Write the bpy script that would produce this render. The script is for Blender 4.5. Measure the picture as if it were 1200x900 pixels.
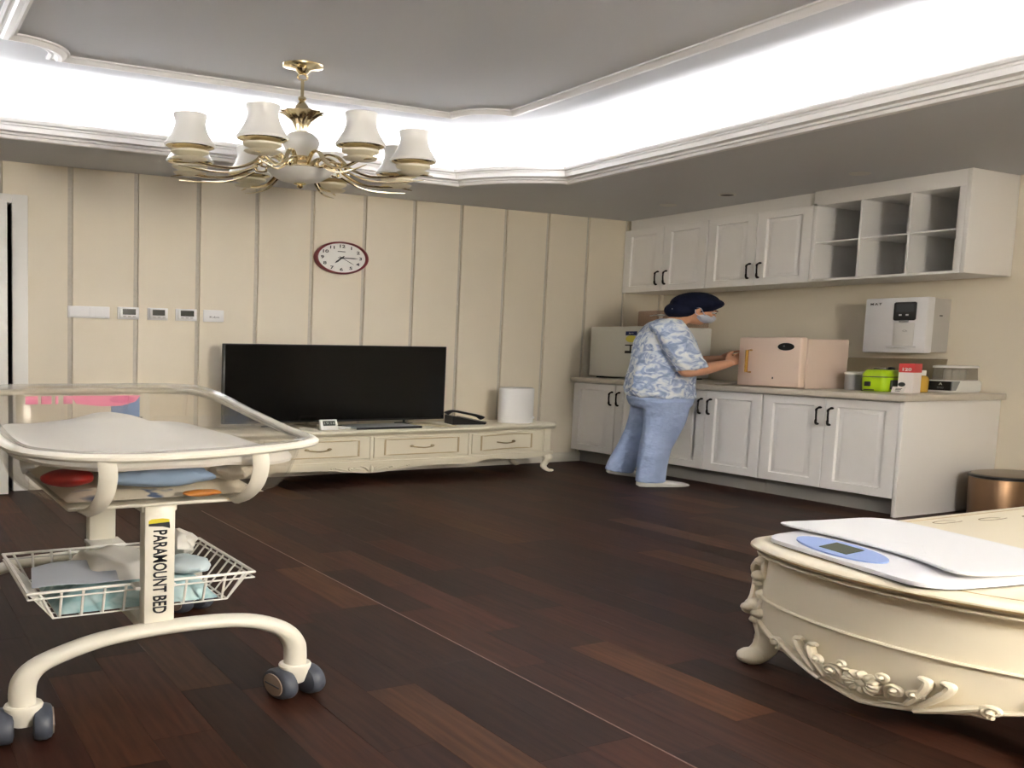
import bpy, bmesh, math, random
from mathutils import Vector, Matrix
random.seed(7)
PI = math.pi
sc = bpy.context.scene
COL = sc.collection
for o in list(bpy.data.objects): bpy.data.objects.remove(o)

# ------------------------------------------------------------------ camera, world, light, exposure
# The whole scene is widened to imitate a sideways-stretched image: one plan unit is DX / DY metres across and 1 m high.
# Origin: floor corner where the back wall (y=0) meets the cabinet wall (x=0); x<0 to the left, y<0 to the camera.
DX, DY = 1.9384, 1.2740
def S(p): return Vector((p[0]*DX, p[1]*DY, p[2]))  # widens x by DX and y by DY; heights stay unscaled
cam_d = bpy.data.cameras.new('camera'); cam = bpy.data.objects.new('camera', cam_d); COL.objects.link(cam)
_r = Vector((0.92700618, -0.37473973, 0.01515498)); _d = Vector((-0.01786369, -0.0844803, -0.99626501)); _f = Vector((0.37462038, 0.9232731, -0.085008))
_m = Matrix((_r, -_d, -_f)).transposed().to_4x4(); _m.translation = S((-4.0595, -4.8944, 1.15))
cam.matrix_world = _m
cam_d.sensor_fit = 'HORIZONTAL'; cam_d.sensor_width = 36.0
cam_d.lens = 950.02/1200*36; cam_d.shift_x = (600-232.49)/1200; cam_d.shift_y = (483.21-450)/1200
cam_d.clip_start = 0.05; cam_d.clip_end = 60
sc.camera = cam
w = bpy.data.worlds.new('world'); sc.world = w; w.use_nodes = True
w.node_tree.nodes['Background'].inputs[0].default_value = (0.02, 0.02, 0.022, 1)
sc.view_settings.view_transform = 'Standard'; sc.view_settings.look = 'None'
sc.view_settings.gamma = 1.0; sc.view_settings.use_curve_mapping = False
sc.view_settings.exposure = 1.75
LED_POWER = 37.0          # emission strength of the cove strips
FILL_POWER = 25.0         # emission strength of the fill globe added behind the camera

# ------------------------------------------------------------------ materials
def lin(c):
    c = [x/255 for x in c]
    return tuple(x/12.92 if x <= .04045 else ((x+.055)/1.055)**2.4 for x in c) + (1,)
MATS = {}
def mat(name, rgb, rough=.5, metal=0, spec=.5, bump=0, bscale=60, var=0, vscale=6, emit=0, emitc=None, coat=0, alpha=1):
    if name in MATS: return MATS[name]
    m = bpy.data.materials.new(name); m.use_nodes = True
    nt = m.node_tree; b = nt.nodes['Principled BSDF']
    b.inputs['Base Color'].default_value = lin(rgb); b.inputs['Roughness'].default_value = rough
    b.inputs['Metallic'].default_value = metal; b.inputs['Specular IOR Level'].default_value = spec
    b.inputs['Coat Weight'].default_value = coat
    tc = nt.nodes.new('ShaderNodeTexCoord')
    if var:
        n = nt.nodes.new('ShaderNodeTexNoise'); n.inputs['Scale'].default_value = vscale; n.inputs['Detail'].default_value = 4
        nt.links.new(tc.outputs['Object'], n.inputs['Vector'])
        mx = nt.nodes.new('ShaderNodeMix'); mx.data_type = 'RGBA'
        mx.inputs[6].default_value = lin([max(0, x*(1-var)) for x in rgb]); mx.inputs[7].default_value = lin([min(255, x*(1+var)) for x in rgb])
        nt.links.new(n.outputs['Fac'], mx.inputs[0]); nt.links.new(mx.outputs[2], b.inputs['Base Color'])
    if bump:
        n2 = nt.nodes.new('ShaderNodeTexNoise'); n2.inputs['Scale'].default_value = bscale; n2.inputs['Detail'].default_value = 5
        bp = nt.nodes.new('ShaderNodeBump'); bp.inputs['Strength'].default_value = bump; bp.inputs['Distance'].default_value = .01
        nt.links.new(tc.outputs['Object'], n2.inputs['Vector']); nt.links.new(n2.outputs['Fac'], bp.inputs['Height']); nt.links.new(bp.outputs['Normal'], b.inputs['Normal'])
    if emit:
        b.inputs['Emission Color'].default_value = lin(emitc or rgb); b.inputs['Emission Strength'].default_value = emit
    MATS[name] = m; return m
def glass(name, tint, gloss=.08, fres=1.35, rough=.03, milk=0.0):
    if name in MATS: return MATS[name]
    m = bpy.data.materials.new(name); m.use_nodes = True; nt = m.node_tree
    for n in list(nt.nodes): nt.nodes.remove(n)
    out = nt.nodes.new('ShaderNodeOutputMaterial'); tr = nt.nodes.new('ShaderNodeBsdfTransparent'); tr.inputs[0].default_value = lin(tint)
    gl = nt.nodes.new('ShaderNodeBsdfGlossy'); gl.inputs['Roughness'].default_value = rough
    lw = nt.nodes.new('ShaderNodeLayerWeight'); lw.inputs[0].default_value = .25
    fr = nt.nodes.new('ShaderNodeMath'); fr.operation = 'MULTIPLY'; fr.inputs[1].default_value = (fres-1)*1.2; nt.links.new(lw.outputs['Facing'], fr.inputs[0])
    mx = nt.nodes.new('ShaderNodeMixShader'); nt.links.new(fr.outputs[0], mx.inputs[0]); nt.links.new(tr.outputs[0], mx.inputs[1]); nt.links.new(gl.outputs[0], mx.inputs[2])
    last = mx
    if milk:
        df = nt.nodes.new('ShaderNodeBsdfTranslucent'); df.inputs[0].default_value = lin((240, 240, 238))
        d2 = nt.nodes.new('ShaderNodeBsdfDiffuse'); d2.inputs[0].default_value = lin((240, 240, 238))
        ad = nt.nodes.new('ShaderNodeMixShader'); ad.inputs[0].default_value = .6; nt.links.new(df.outputs[0], ad.inputs[1]); nt.links.new(d2.outputs[0], ad.inputs[2])
        m2 = nt.nodes.new('ShaderNodeMixShader'); m2.inputs[0].default_value = milk; nt.links.new(mx.outputs[0], m2.inputs[1]); nt.links.new(ad.outputs[0], m2.inputs[2]); last = m2
    nt.links.new(last.outputs[0], out.inputs[0]); MATS[name] = m; return m
def ramp_mat(name, cols, node, out, rough=.4, scale=(1, 1, 1), bump=.1, nscale=5, grain=.35, spec=.5):
    """colour picked per piece (node/out = Object Info random or random per island) with stretched grain"""
    m = bpy.data.materials.new(name); m.use_nodes = True; nt = m.node_tree; b = nt.nodes['Principled BSDF']
    rn = nt.nodes.new(node); cr = nt.nodes.new('ShaderNodeValToRGB'); els = cr.color_ramp.elements
    while len(els) < len(cols): els.new(.5)
    for i, c in enumerate(cols): els[i].position = i/(len(cols)-1); els[i].color = lin(c)
    nt.links.new(rn.outputs[out], cr.inputs[0])
    g = nt.nodes.new('ShaderNodeNewGeometry'); mp = nt.nodes.new('ShaderNodeMapping'); mp.inputs['Scale'].default_value = scale
    cmb = nt.nodes.new('ShaderNodeCombineXYZ'); mul = nt.nodes.new('ShaderNodeMath'); mul.operation = 'MULTIPLY'; mul.inputs[1].default_value = 37
    nt.links.new(rn.outputs[out], mul.inputs[0]); nt.links.new(mul.outputs[0], cmb.inputs[0]); nt.links.new(mul.outputs[0], cmb.inputs[1])
    nt.links.new(g.outputs['Position'], mp.inputs['Vector']); nt.links.new(cmb.outputs[0], mp.inputs['Location'])
    n = nt.nodes.new('ShaderNodeTexNoise'); n.inputs['Scale'].default_value = nscale; n.inputs['Detail'].default_value = 6; nt.links.new(mp.outputs[0], n.inputs['Vector'])
    mr = nt.nodes.new('ShaderNodeMapRange'); mr.inputs[1].default_value = .3; mr.inputs[2].default_value = .7; mr.inputs[3].default_value = 1-grain; mr.inputs[4].default_value = 1+grain
    nt.links.new(n.outputs['Fac'], mr.inputs[0])
    mx = nt.nodes.new('ShaderNodeMix'); mx.data_type = 'RGBA'; mx.blend_type = 'MULTIPLY'; mx.inputs[0].default_value = 1
    nt.links.new(cr.outputs[0], mx.inputs[6]); nt.links.new(mr.outputs[0], mx.inputs[7]); nt.links.new(mx.outputs[2], b.inputs['Base Color'])
    bp = nt.nodes.new('ShaderNodeBump'); bp.inputs['Strength'].default_value = bump; bp.inputs['Distance'].default_value = .004
    nt.links.new(n.outputs['Fac'], bp.inputs['Height']); nt.links.new(bp.outputs['Normal'], b.inputs['Normal'])
    b.inputs['Roughness'].default_value = rough; b.inputs['Specular IOR Level'].default_value = spec
    MATS[name] = m; return m
def blotch(name, cols, stops, scale=9, rough=.85, dist=1.5, bump=.3, voro=False):
    """cloth printed with a soft two- or three-tone pattern"""
    m = bpy.data.materials.new(name); m.use_nodes = True; nt = m.node_tree; b = nt.nodes['Principled BSDF']
    tc = nt.nodes.new('ShaderNodeTexCoord'); mp = nt.nodes.new('ShaderNodeMapping'); mp.inputs['Scale'].default_value = (1/DX, 1/DY, 1)
    n = nt.nodes.new('ShaderNodeTexNoise'); n.inputs['Scale'].default_value = scale; n.inputs['Detail'].default_value = 2; n.inputs['Distortion'].default_value = dist
    nt.links.new(tc.outputs['Object'], mp.inputs[0]); nt.links.new(mp.outputs[0], n.inputs['Vector'])
    cr = nt.nodes.new('ShaderNodeValToRGB'); els = cr.color_ramp.elements
    while len(els) < len(cols): els.new(.5)
    for i, c in enumerate(cols): els[i].position = stops[i]; els[i].color = lin(c)
    nt.links.new(n.outputs['Fac'], cr.inputs[0]); nt.links.new(cr.outputs[0], b.inputs['Base Color'])
    n2 = nt.nodes.new('ShaderNodeTexNoise'); n2.inputs['Scale'].default_value = 14; n2.inputs['Detail'].default_value = 3; nt.links.new(mp.outputs[0], n2.inputs['Vector'])
    bp = nt.nodes.new('ShaderNodeBump'); bp.inputs['Strength'].default_value = bump; bp.inputs['Distance'].default_value = .03
    nt.links.new(n2.outputs['Fac'], bp.inputs['Height']); nt.links.new(bp.outputs['Normal'], b.inputs['Normal'])
    b.inputs['Roughness'].default_value = rough; b.inputs['Specular IOR Level'].default_value = .2
    MATS[name] = m; return m

# ------------------------------------------------------------------ mesh helpers (all coordinates before widening, in plan units / metres of height)
def V3(*a): return Vector(a)
class MB:
    def __init__(s, T=None): s.bm = bmesh.new(); s.T = T or Matrix.Identity(4)
    def v(s, p): return s.bm.verts.new(s.T @ Vector(p))
    def f(s, vs):
        try: return s.bm.faces.new(vs)
        except ValueError: return None
    def box(s, x0, x1, y0, y1, z0, z1, bev=0, seg=2):
        vs = [s.v((x, y, z)) for z in (z0, z1) for y in (y0, y1) for x in (x0, x1)]
        fs = [s.f([vs[i] for i in q]) for q in ((0, 2, 3, 1), (4, 5, 7, 6), (0, 1, 5, 4), (2, 6, 7, 3), (0, 4, 6, 2), (1, 3, 7, 5))]
        if bev:
            es = list({e for f in fs for e in f.edges}); bmesh.ops.bevel(s.bm, geom=es, offset=bev, segments=seg, affect='EDGES', profile=.5)
        return s
    def rings(s, rings, closed=True, cap=True, loop=False):
        R = [[s.v(p) for p in r] for r in rings]; n = len(R[0])
        for i in range(len(R) if loop else len(R)-1):
            a, b = R[i], R[(i+1) % len(R)]
            for j in range(n if closed else n-1):
                k = (j+1) % n; s.f([a[j], a[k], b[k], b[j]])
        if cap and not loop and closed: s.f(R[0][::-1]); s.f(R[-1])
        return s
    def lathe(s, prof, c=(0, 0, 0), n=24, M=None, cap=True):
        M = M or Matrix.Identity(3); c = Vector(c); rs = []
        for r, z in prof: rs.append([c + M @ Vector((r*math.cos(2*PI*i/n), r*math.sin(2*PI*i/n), z)) for i in range(n)])
        return s.rings(rs, cap=cap)
    def tube(s, pts, r, n=10, closed=False, flat=None, up=None, cap=True):
        """round (or flat=(a,b) elliptical) tube through pts; r number or list"""
        P = [Vector(p) for p in pts]; N = len(P); rs = []
        rr = r if isinstance(r, (list, tuple)) else [r]*N
        ref = Vector(up) if up else None
        prev = None
        for i in range(N):
            a = P[(i-1) % N] if (closed or i > 0) else P[i]; b = P[(i+1) % N] if (closed or i < N-1) else P[i]
            t = (b-a); t = t.normalized() if t.length > 1e-9 else Vector((0, 0, 1))
            if ref is not None: u = ref - t*ref.dot(t)
            elif prev is None:
                q = Vector((0, 0, 1)) if abs(t.z) < .9 else Vector((0, 1, 0)); u = q - t*q.dot(t)
            else: u = prev - t*prev.dot(t)
            if u.length < 1e-6: u = t.orthogonal()
            u.normalize(); prev = u; w_ = t.cross(u)
            fa, fb = flat if flat else (1, 1)
            rs.append([P[i] + (u*math.cos(2*PI*k/n)*fa + w_*math.sin(2*PI*k/n)*fb)*rr[i] for k in range(n)])
        return s.rings(rs, loop=closed, cap=cap)
    def ball(s, c, rx, ry=None, rz=None, n=16, m=10, M=None):
        ry = ry or rx; rz = rz or rx; M = M or Matrix.Identity(3); c = Vector(c); rs = []
        for i in range(m+1):
            t = PI*i/m; st, ct = math.sin(t), -math.cos(t)
            if i in (0, m): st = .02
            rs.append([c + M @ Vector((rx*st*math.cos(2*PI*j/n), ry*st*math.sin(2*PI*j/n), rz*ct)) for j in range(n)])
        return s.rings(rs)
    def prism(s, poly, a, b, axis='z', bev=0):
        """extrude a 2-D polygon between a and b along an axis; poly in the two other axes (cyclic order kept: z->(x,y), x->(y,z), y->(x,z))"""
        def mk(p, h): return (p[0], p[1], h) if axis == 'z' else ((h, p[0], p[1]) if axis == 'x' else (p[0], h, p[1]))
        return s.rings([[mk(p, a) for p in poly], [mk(p, b) for p in poly]])
    def grid(s, fn, nu, nv, th=0):
        """sheet fn(i/nu, j/nv) -> point; th: thickness downwards"""
        g = [[Vector(fn(i/nu, j/nv)) for j in range(nv+1)] for i in range(nu+1)]
        A = [[s.v(p) for p in r] for r in g]
        for i in range(nu):
            for j in range(nv): s.f([A[i][j], A[i+1][j], A[i+1][j+1], A[i][j+1]])
        if th:
            B = [[s.v(p - Vector((0, 0, th))) for p in r] for r in g]
            for i in range(nu):
                for j in range(nv): s.f([B[i][j], B[i][j+1], B[i+1][j+1], B[i+1][j]])
            for i in range(nu): s.f([A[i][0], B[i][0], B[i+1][0], A[i+1][0]]); s.f([A[i][nv], A[i+1][nv], B[i+1][nv], B[i][nv]])
            for j in range(nv): s.f([A[0][j], A[0][j+1], B[0][j+1], B[0][j]]); s.f([A[nu][j], B[nu][j], B[nu][j+1], A[nu][j+1]])
        return s
def catmull(P, n=6, closed=False):
    P = [Vector(p) for p in P]; N = len(P); out = []
    for i in range(N if closed else N-1):
        p0 = P[(i-1) % N] if closed or i > 0 else P[i]; p1 = P[i]; p2 = P[(i+1) % N]; p3 = P[(i+2) % N] if closed or i+2 < N else P[(i+1) % N]
        for k in range(n):
            t = k/n; out.append(.5*((2*p1) + (-p0+p2)*t + (2*p0-5*p1+4*p2-p3)*t*t + (-p0+3*p1-3*p2+p3)*t**3))
    if not closed: out.append(P[-1])
    return out
def obj(name, mb, m, parent=None, base=None, smooth=38, mats=None):
    """link a mesh; vertices go to scene space; child vertices are kept relative to their top thing"""
    bm = mb.bm if isinstance(mb, MB) else mb
    org = Vector((0, 0, 0))
    if parent is not None: org = Vector(parent['_o']) if '_o' in parent else Vector((0, 0, 0))
    elif base is not None: org = S(base)
    for v in bm.verts: v.co = S(v.co) - org
    bmesh.ops.recalc_face_normals(bm, faces=bm.faces)
    if smooth:
        c = math.radians(smooth)
        for f in bm.faces: f.smooth = True
        for e in bm.edges:
            if len(e.link_faces) == 2 and e.calc_face_angle(0) > c: e.smooth = False
    me = bpy.data.meshes.new(name); bm.to_mesh(me); bm.free()
    o = bpy.data.objects.new(name, me); COL.objects.link(o)
    if m is not None: me.materials.append(m)
    if parent is not None: o.parent = parent; o['_o'] = tuple(org)
    else: o.location = org; o['_o'] = tuple(org)
    return o
def tag(o, label, cat, group=None):
    o['label'] = label; o['category'] = cat
    if group: o['group'] = group
    return o
def thing(name, label, cat, base, group=None):
    o = bpy.data.objects.new(name, None); COL.objects.link(o); o.empty_display_size = .1
    o.location = S(base); o['_o'] = tuple(S(base)); return tag(o, label, cat, group)
def struct(o, label=None):
    o['kind'] = 'structure'
    if label: o['label'] = label
    return o
def text(name, s, size, pos, right, up, m, parent, ext=.0006, bold=0, align='CENTER'):
    cu = bpy.data.curves.new('t', 'FONT'); cu.body = s; cu.size = size; cu.align_x = align; cu.align_y = 'CENTER'; cu.offset = bold; cu.resolution_u = 3
    to = bpy.data.objects.new('t', cu); COL.objects.link(to)
    me = bpy.data.meshes.new_from_object(to.evaluated_get(bpy.context.evaluated_depsgraph_get()))
    r, u = Vector(right), Vector(up); n = r.cross(u).normalized()
    b = MB(); b.bm.from_mesh(me)
    res = bmesh.ops.extrude_face_region(b.bm, geom=list(b.bm.faces))
    top = {v for v in res['geom'] if isinstance(v, bmesh.types.BMVert)}
    for v in b.bm.verts:
        c = v.co.copy(); v.co = Vector(pos) + r*c.x + u*c.y + n*(ext if v in top else 0)
    bpy.data.objects.remove(to); bpy.data.meshes.remove(me)
    return obj(name, b, m, parent, smooth=0)
def fused(build, voxel, T, smooth=4):
    """union of overlapping closed shapes as one continuous skin"""
    b = MB(); build(b)
    bmesh.ops.recalc_face_normals(b.bm, faces=b.bm.faces)
    me = bpy.data.meshes.new('tmp'); b.bm.to_mesh(me); b.bm.free()
    o = bpy.data.objects.new('tmp', me); COL.objects.link(o)
    r = o.modifiers.new('r', 'REMESH'); r.mode = 'VOXEL'; r.voxel_size = voxel
    if smooth: sm = o.modifiers.new('s', 'SMOOTH'); sm.factor = .5; sm.iterations = smooth
    me2 = bpy.data.meshes.new_from_object(o.evaluated_get(bpy.context.evaluated_depsgraph_get()))
    out = MB(); out.bm.from_mesh(me2)
    for v in out.bm.verts: v.co = T @ v.co
    bpy.data.objects.remove(o); bpy.data.meshes.remove(me); bpy.data.meshes.remove(me2)
    return out
def arc(c, r, a0, a1, n): return [(c[0]+r*math.cos(a0+(a1-a0)*i/n), c[1]+r*math.sin(a0+(a1-a0)*i/n)) for i in range(n+1)]
# the camera's own projection of a point, used only to pick which planks are large enough to be built singly
def pix(p):
    q = S(p) - cam.matrix_world.translation; z = q.dot(_f)
    return (232.49+950.02*q.dot(_r)/z, 483.21+950.02*q.dot(_d)/z, z)
# ------------------------------------------------------------------ the room
XL, YF, ZS, ZU, ZL = -5.53, -6.60, 2.473, 2.83, 2.505
m_wall = mat('wall_beige', (230, 220, 200), .75, bump=.03, bscale=220, var=.012, vscale=3)
m_strip = mat('wall_strip_grey', (202, 194, 180), .6, var=.06, vscale=40)
m_ceil = mat('ceiling_white', (207, 208, 211), .85)
m_trimw = mat('trim_white', (236, 234, 232), .5)
m_cream_trim = mat('baseboard_cream', (232, 226, 212), .45)
m_white_door = mat('door_white', (236, 234, 228), .4)

fl = MB().box(XL, 0, YF, 0, -.06, -.004)
floor = struct(obj('floor', fl, mat('floor_joint', (36, 25, 20), .7)), 'dark brown wood strip floor')
woods = [(40, 23, 16), (52, 31, 22), (43, 26, 20), (66, 37, 26), (46, 28, 21), (40, 24, 18), (80, 51, 33), (57, 31, 23), (43, 26, 21), (62, 36, 26), (43, 26, 20), (73, 47, 31)]
m_plank = ramp_mat('wood_plank', woods, 'ShaderNodeObjectInfo', 'Random', .5, (26, 2.2, 1), .06, 1.6, .34, .14)
m_field = ramp_mat('wood_field', woods, 'ShaderNodeNewGeometry', 'Random Per Island', .5, (26, 2.2, 1), .06, 1.6, .34, .14)
planks = []; k = 0
x = -2.977 - .1*26
while x < 0:
    y = YF - random.random()*.5
    while y < 0:
        x0, x1, y0, y1 = max(x, XL), min(x+.1, 0), max(y, YF), min(y+.512, 0)
        if x1-x0 > .01 and y1-y0 > .01: planks.append((x0, x1, y0, y1))
        y += .512
    x += .1
def parea(p):
    cs = [(p[0], p[2], 0), (p[1], p[2], 0), (p[1], p[3], 0), (p[0], p[3], 0)]
    q = [pix(c) for c in cs]
    if min(t[2] for t in q) < .3: return 0
    cx = sum(t[0] for t in q)/4; cy = sum(t[1] for t in q)/4
    if not (-30 < cx < 1230 and 300 < cy < 940): return 0
    if p[0] > -.62 and p[2] > -2.4: return 0
    return abs(sum(q[i][0]*q[(i+1) % 4][1]-q[(i+1) % 4][0]*q[i][1] for i in range(4)))/2
planks.sort(key=parea, reverse=True)
def plank_box(b, x0, x1, y0, y1): b.box(x0+.0003, x1-.0003, y0+.0003, y1-.0003, -.02, 0)
cache = {}
for i, (x0, x1, y0, y1) in enumerate(planks[:290]):
    key = (round(x1-x0, 3), round(y1-y0, 3))
    if key not in cache:
        b = MB(); plank_box(b, 0, x1-x0, 0, y1-y0); o = obj('plank', b, m_plank, smooth=0); cache[key] = o.data
    else: o = bpy.data.objects.new('plank', cache[key]); COL.objects.link(o)
    o.location = S((x0, y0, 0)); o.parent = floor
b = MB()
for p in planks[290:]: plank_box(b, *p)
o = obj('plank_field', b, m_field, floor, smooth=0); o['kind'] = 'stuff'
o = obj('seam', MB().box(-2.9785, -2.9755, -5.2, -.9, -.003, .0012), mat('seam_highlight', (112, 84, 70), .35), floor)  # raised strip with the joint's highlight put into its pale colour
o['label'] = 'pale highlight line on the joint between floor boards'

# back wall: panels proud of grey recessed strips
DR = -3.545                                                     # right edge of the door opening
b = MB().box(DR, .12, .016, .14, 0, ZU); b.box(-4.46, DR, .016, .14, 2.17, ZU); b.box(XL, -4.46, .016, .14, 0, ZU)
wall_b = struct(obj('wall_back', b, m_strip, smooth=0), 'beige panelled wall with narrow grey vertical strips')
sx = [-3.3135+.2737*i for i in range(-8, 13)]
edges = [XL]+sx+[0.0]
for a, c in zip(edges[:-1], edges[1:]):
    a_, c_ = a+(.0105 if a > XL else 0), c-(.0105 if c < 0 else 0)
    if c_ <= a_+.01: continue
    b = MB()
    if c_ <= -4.46 or a_ >= DR: b.box(a_, c_, 0, .016, 0, ZU)
    else:
        if a_ < -4.46: b.box(a_, -4.46, 0, .016, 0, ZU)
        if c_ > DR: b.box(DR, c_, 0, .016, 0, ZU)
        b.box(max(a_, -4.46), min(c_, DR), 0, .016, 2.17, ZU)
    obj('panel', b, m_wall, wall_b, smooth=0)
struct(obj('wall_right', MB().box(0, .12, YF, 0, 0, ZU), m_wall, smooth=0), 'plain beige wall behind the kitchen cabinets')
struct(obj('wall_left', MB().box(XL-.12, XL, YF, .14, 0, ZU), m_wall, smooth=0))
struct(obj('wall_front', MB().box(XL-.12, .12, YF-.12, YF, 0, ZU), m_wall, smooth=0))
# a dim passage behind the ajar door
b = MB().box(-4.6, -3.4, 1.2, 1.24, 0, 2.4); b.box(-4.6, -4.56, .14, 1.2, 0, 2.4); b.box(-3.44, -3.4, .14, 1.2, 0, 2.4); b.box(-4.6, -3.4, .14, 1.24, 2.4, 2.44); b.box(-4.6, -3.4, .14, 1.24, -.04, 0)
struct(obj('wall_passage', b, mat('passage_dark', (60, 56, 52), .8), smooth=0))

# ceiling: soffit ring, tray, cove
CX0, CX1, CY0, CY1 = -4.17, -1.36, -6.04, -.557
def notched(x0, x1, y0, y1, R, s, bulge, n=8):
    """rectangle whose corners are cut by a small shoulder and an inward-bulging arc (counter-clockwise)"""
    P = []
    for (cx, cy, ax, ay, bx, by) in ((x1, y0, -1, 0, 0, 1), (x1, y1, 0, -1, -1, 0), (x0, y1, 1, 0, 0, -1), (x0, y0, 0, 1, 1, 0)):
        loc = [(R, 0), (R, s)]
        for i in range(n+1):
            t = PI/2*i/n; q = (s+(R-s)*math.cos(t), s+(R-s)*math.sin(t)); ch = (R+(s-R)*i/n, s+(R-s)*i/n)
            loc.append((ch[0]+(q[0]-ch[0])*bulge, ch[1]+(q[1]-ch[1])*bulge))
        loc += [(s, R), (0, R)]
        seen = []
        for a, c in loc:
            p = (cx+ax*a+bx*c, cy+ay*a+by*c)
            if not seen or abs(p[0]-seen[-1][0])+abs(p[1]-seen[-1][1]) > 1e-4: seen.append(p)
        P += seen
    return P
def sweep(b, path, prof):
    """closed sweep of an open/closed profile (outward offset, z) with mitred corners along a ccw path"""
    n = len(path); rings = []
    for i in range(n):
        p0, p1, p2 = Vector(path[i-1]), Vector(path[i]), Vector(path[(i+1) % n])
        a = (p1-p0).normalized(); c = (p2-p1).normalized()
        na, nc = Vector((a.y, -a.x)), Vector((c.y, -c.x)); mid = na+nc
        if mid.length < 1e-6: mid = na
        mid.normalize(); k = 1/max(.45, mid.dot(na))
        rings.append([(p1.x+mid.x*d*k, p1.y+mid.y*d*k, z) for d, z in prof])
    b.rings(rings, closed=True, loop=True); return b
cpath = notched(CX0, CX1, CY0, CY1, .36, .035, .45)
b = MB()
for q in ((XL, 0, CY1, 0), (XL, 0, YF, CY0), (XL, CX0, CY0, CY1), (CX1, 0, CY0, CY1)): b.box(*q, ZS, ZL)
n4 = len(cpath)//4
for k, (cx, cy) in enumerate(((CX1, CY0), (CX1, CY1), (CX0, CY1), (CX0, CY0))):
    pts = cpath[k*n4:(k+1)*n4]
    b.prism([(cx, cy)]+pts, ZS+.0005, ZL-.0005)
WX0, WX1, WY0, WY1 = CX0-.145, CX1+.145, CY0-.13, CY1+.135
for q in ((XL, 0, WY1, 0), (XL, 0, YF, WY0), (XL, WX0, WY0, WY1), (WX1, 0, WY0, WY1)): b.box(*q, ZL, ZU)
b.box(XL-.1, .1, YF-.1, .12, ZU, ZU+.06)
ceiling = struct(obj('ceiling', b, m_ceil, smooth=0), 'white tray ceiling with recessed cove lighting')
prof = [(.02, ZS-.004), (.004, ZS-.004), (0, ZS), (-.002, ZS+.018), (-.014, ZS+.020), (-.014, ZS+.034), (-.024, ZS+.037), (-.028, ZS+.050), (-.040, ZS+.064),
        (-.052, ZS+.070), (-.052, ZS+.082), (-.062, ZS+.086), (-.066, ZS+.098), (-.066, ZS+.112), (-.050, ZS+.112), (-.046, ZL+.004), (.02, ZL+.004)]
struct(obj('trim_1', sweep(MB(), cpath, prof), m_trimw, smooth=30), 'stepped white cornice around the ceiling tray')
mp_ = notched(-3.69, -1.84, -5.5, -1.03, .18, .02, 1.0)
prof2 = [(.033, ZU), (.033, ZU-.012), (.024, ZU-.018), (.016, ZU-.012), (.010, ZU-.014), (.004, ZU-.030), (-.010, ZU-.034), (-.018, ZU-.024), (-.024, ZU-.012), (-.033, ZU-.010), (-.033, ZU)]
struct(obj('trim_2', sweep(MB(), mp_, prof2), m_trimw, smooth=30), 'moulded panel frame on the tray ceiling')
m_led = mat('led_white', (255, 255, 255), .5, emit=LED_POWER, emitc=(252, 251, 250))
zl = ZL+.006
for lab, q in (('cool white light strip in the cove above the striped wall', (WX0+.05, WX1-.05, CY1+.010, CY1+.030)), ('cool white light strip in the cove at the front wall', (WX0+.05, WX1-.05, CY0-.030, CY0-.010)),
               ('cool white light strip in the cove at the left wall', (CX0-.030, CX0-.010, WY0+.1, WY1-.1)), ('cool white light strip in the cove above the kitchen cabinets', (CX1+.010, CX1+.030, WY0+.1, WY1-.1))):
    tag(obj('light_strip', MB().box(*q, zl-.006, zl+.008), m_led, base=((q[0]+q[1])/2, (q[2]+q[3])/2, zl)), lab, 'light strip', 'cove light strips')

t = thing('added_fill_lamp', 'added unseen fill lamp with a glowing globe at the front wall', 'lamp', (-2.55, -6.3, 0))  # out-of-view fill light, added to brighten the walls
lc = (-2.55, -6.3, 0)
obj('base', MB().lathe([(.14, 0), (.14, .015), (.12, .025), (.02, .03)], lc, 32), m_trimw, t)
obj('pole', MB().lathe([(.012, .02), (.012, 1.56)], lc, 12), m_trimw, t)
obj('shade', MB().ball((lc[0], lc[1], 1.80), .20, .28, .26, 28, 18), mat('fill_globe', (255, 255, 255), .5, emit=FILL_POWER, emitc=(255, 251, 244)), t)
# baseboards, door casing, door
b = MB().prism([(0, 0), (-.016, 0), (-.016, .075), (-.010, .09), (0, .094)], DR+.065, -.56, 'x')
struct(obj('baseboard_back', b, m_cream_trim), 'cream baseboard under the striped wall')
struct(obj('baseboard_right', MB().prism([(0, 0), (-.016, 0), (-.016, .075), (-.010, .09), (0, .094)][::-1], YF, -2.27, 'y'), m_cream_trim))
b = MB().box(DR, DR+.062, -.024, .03, 0, 2.232, .006); b.box(-4.52, -4.46, -.024, .03, 0, 2.232, .006); b.box(-4.46, DR, -.024, .03, 2.165, 2.232, .006)
b.box(DR-.0, DR+.012, .02, .14, 0, 2.17); b.box(-4.472, -4.46, .02, .14, 0, 2.17)
struct(obj('trim_3', b, m_white_door), 'white door casing on the striped wall')
hx, hy = -4.45, -.005; ang = math.radians(-6.2)
T = Matrix.Translation((hx, hy, 0)) @ Matrix.Rotation(ang, 4, 'Z')
d = struct(obj('door_1', MB(T).box(0, .885, -.042, 0, .008, 2.155, .003), m_white_door), 'white door left slightly ajar at the photo edge')
b = MB(T)
for z0, z1 in ((.12, .95), (1.1, 2.05)): b.box(.12, .765, -.048, -.04, z0, z1, .006)
obj('door_panel', b, m_white_door, d)
b = MB(T).box(.815, .85, -.05, -.042, .93, 1.16, .004); b.tube([(.832, -.05, 1.06), (.832, -.085, 1.06), (.74, -.09, 1.055)], .009)
o = obj('handle', b, mat('brass_olive', (168, 140, 52), .3, .9), d); o['label'] = 'brass lever handle'
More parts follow.
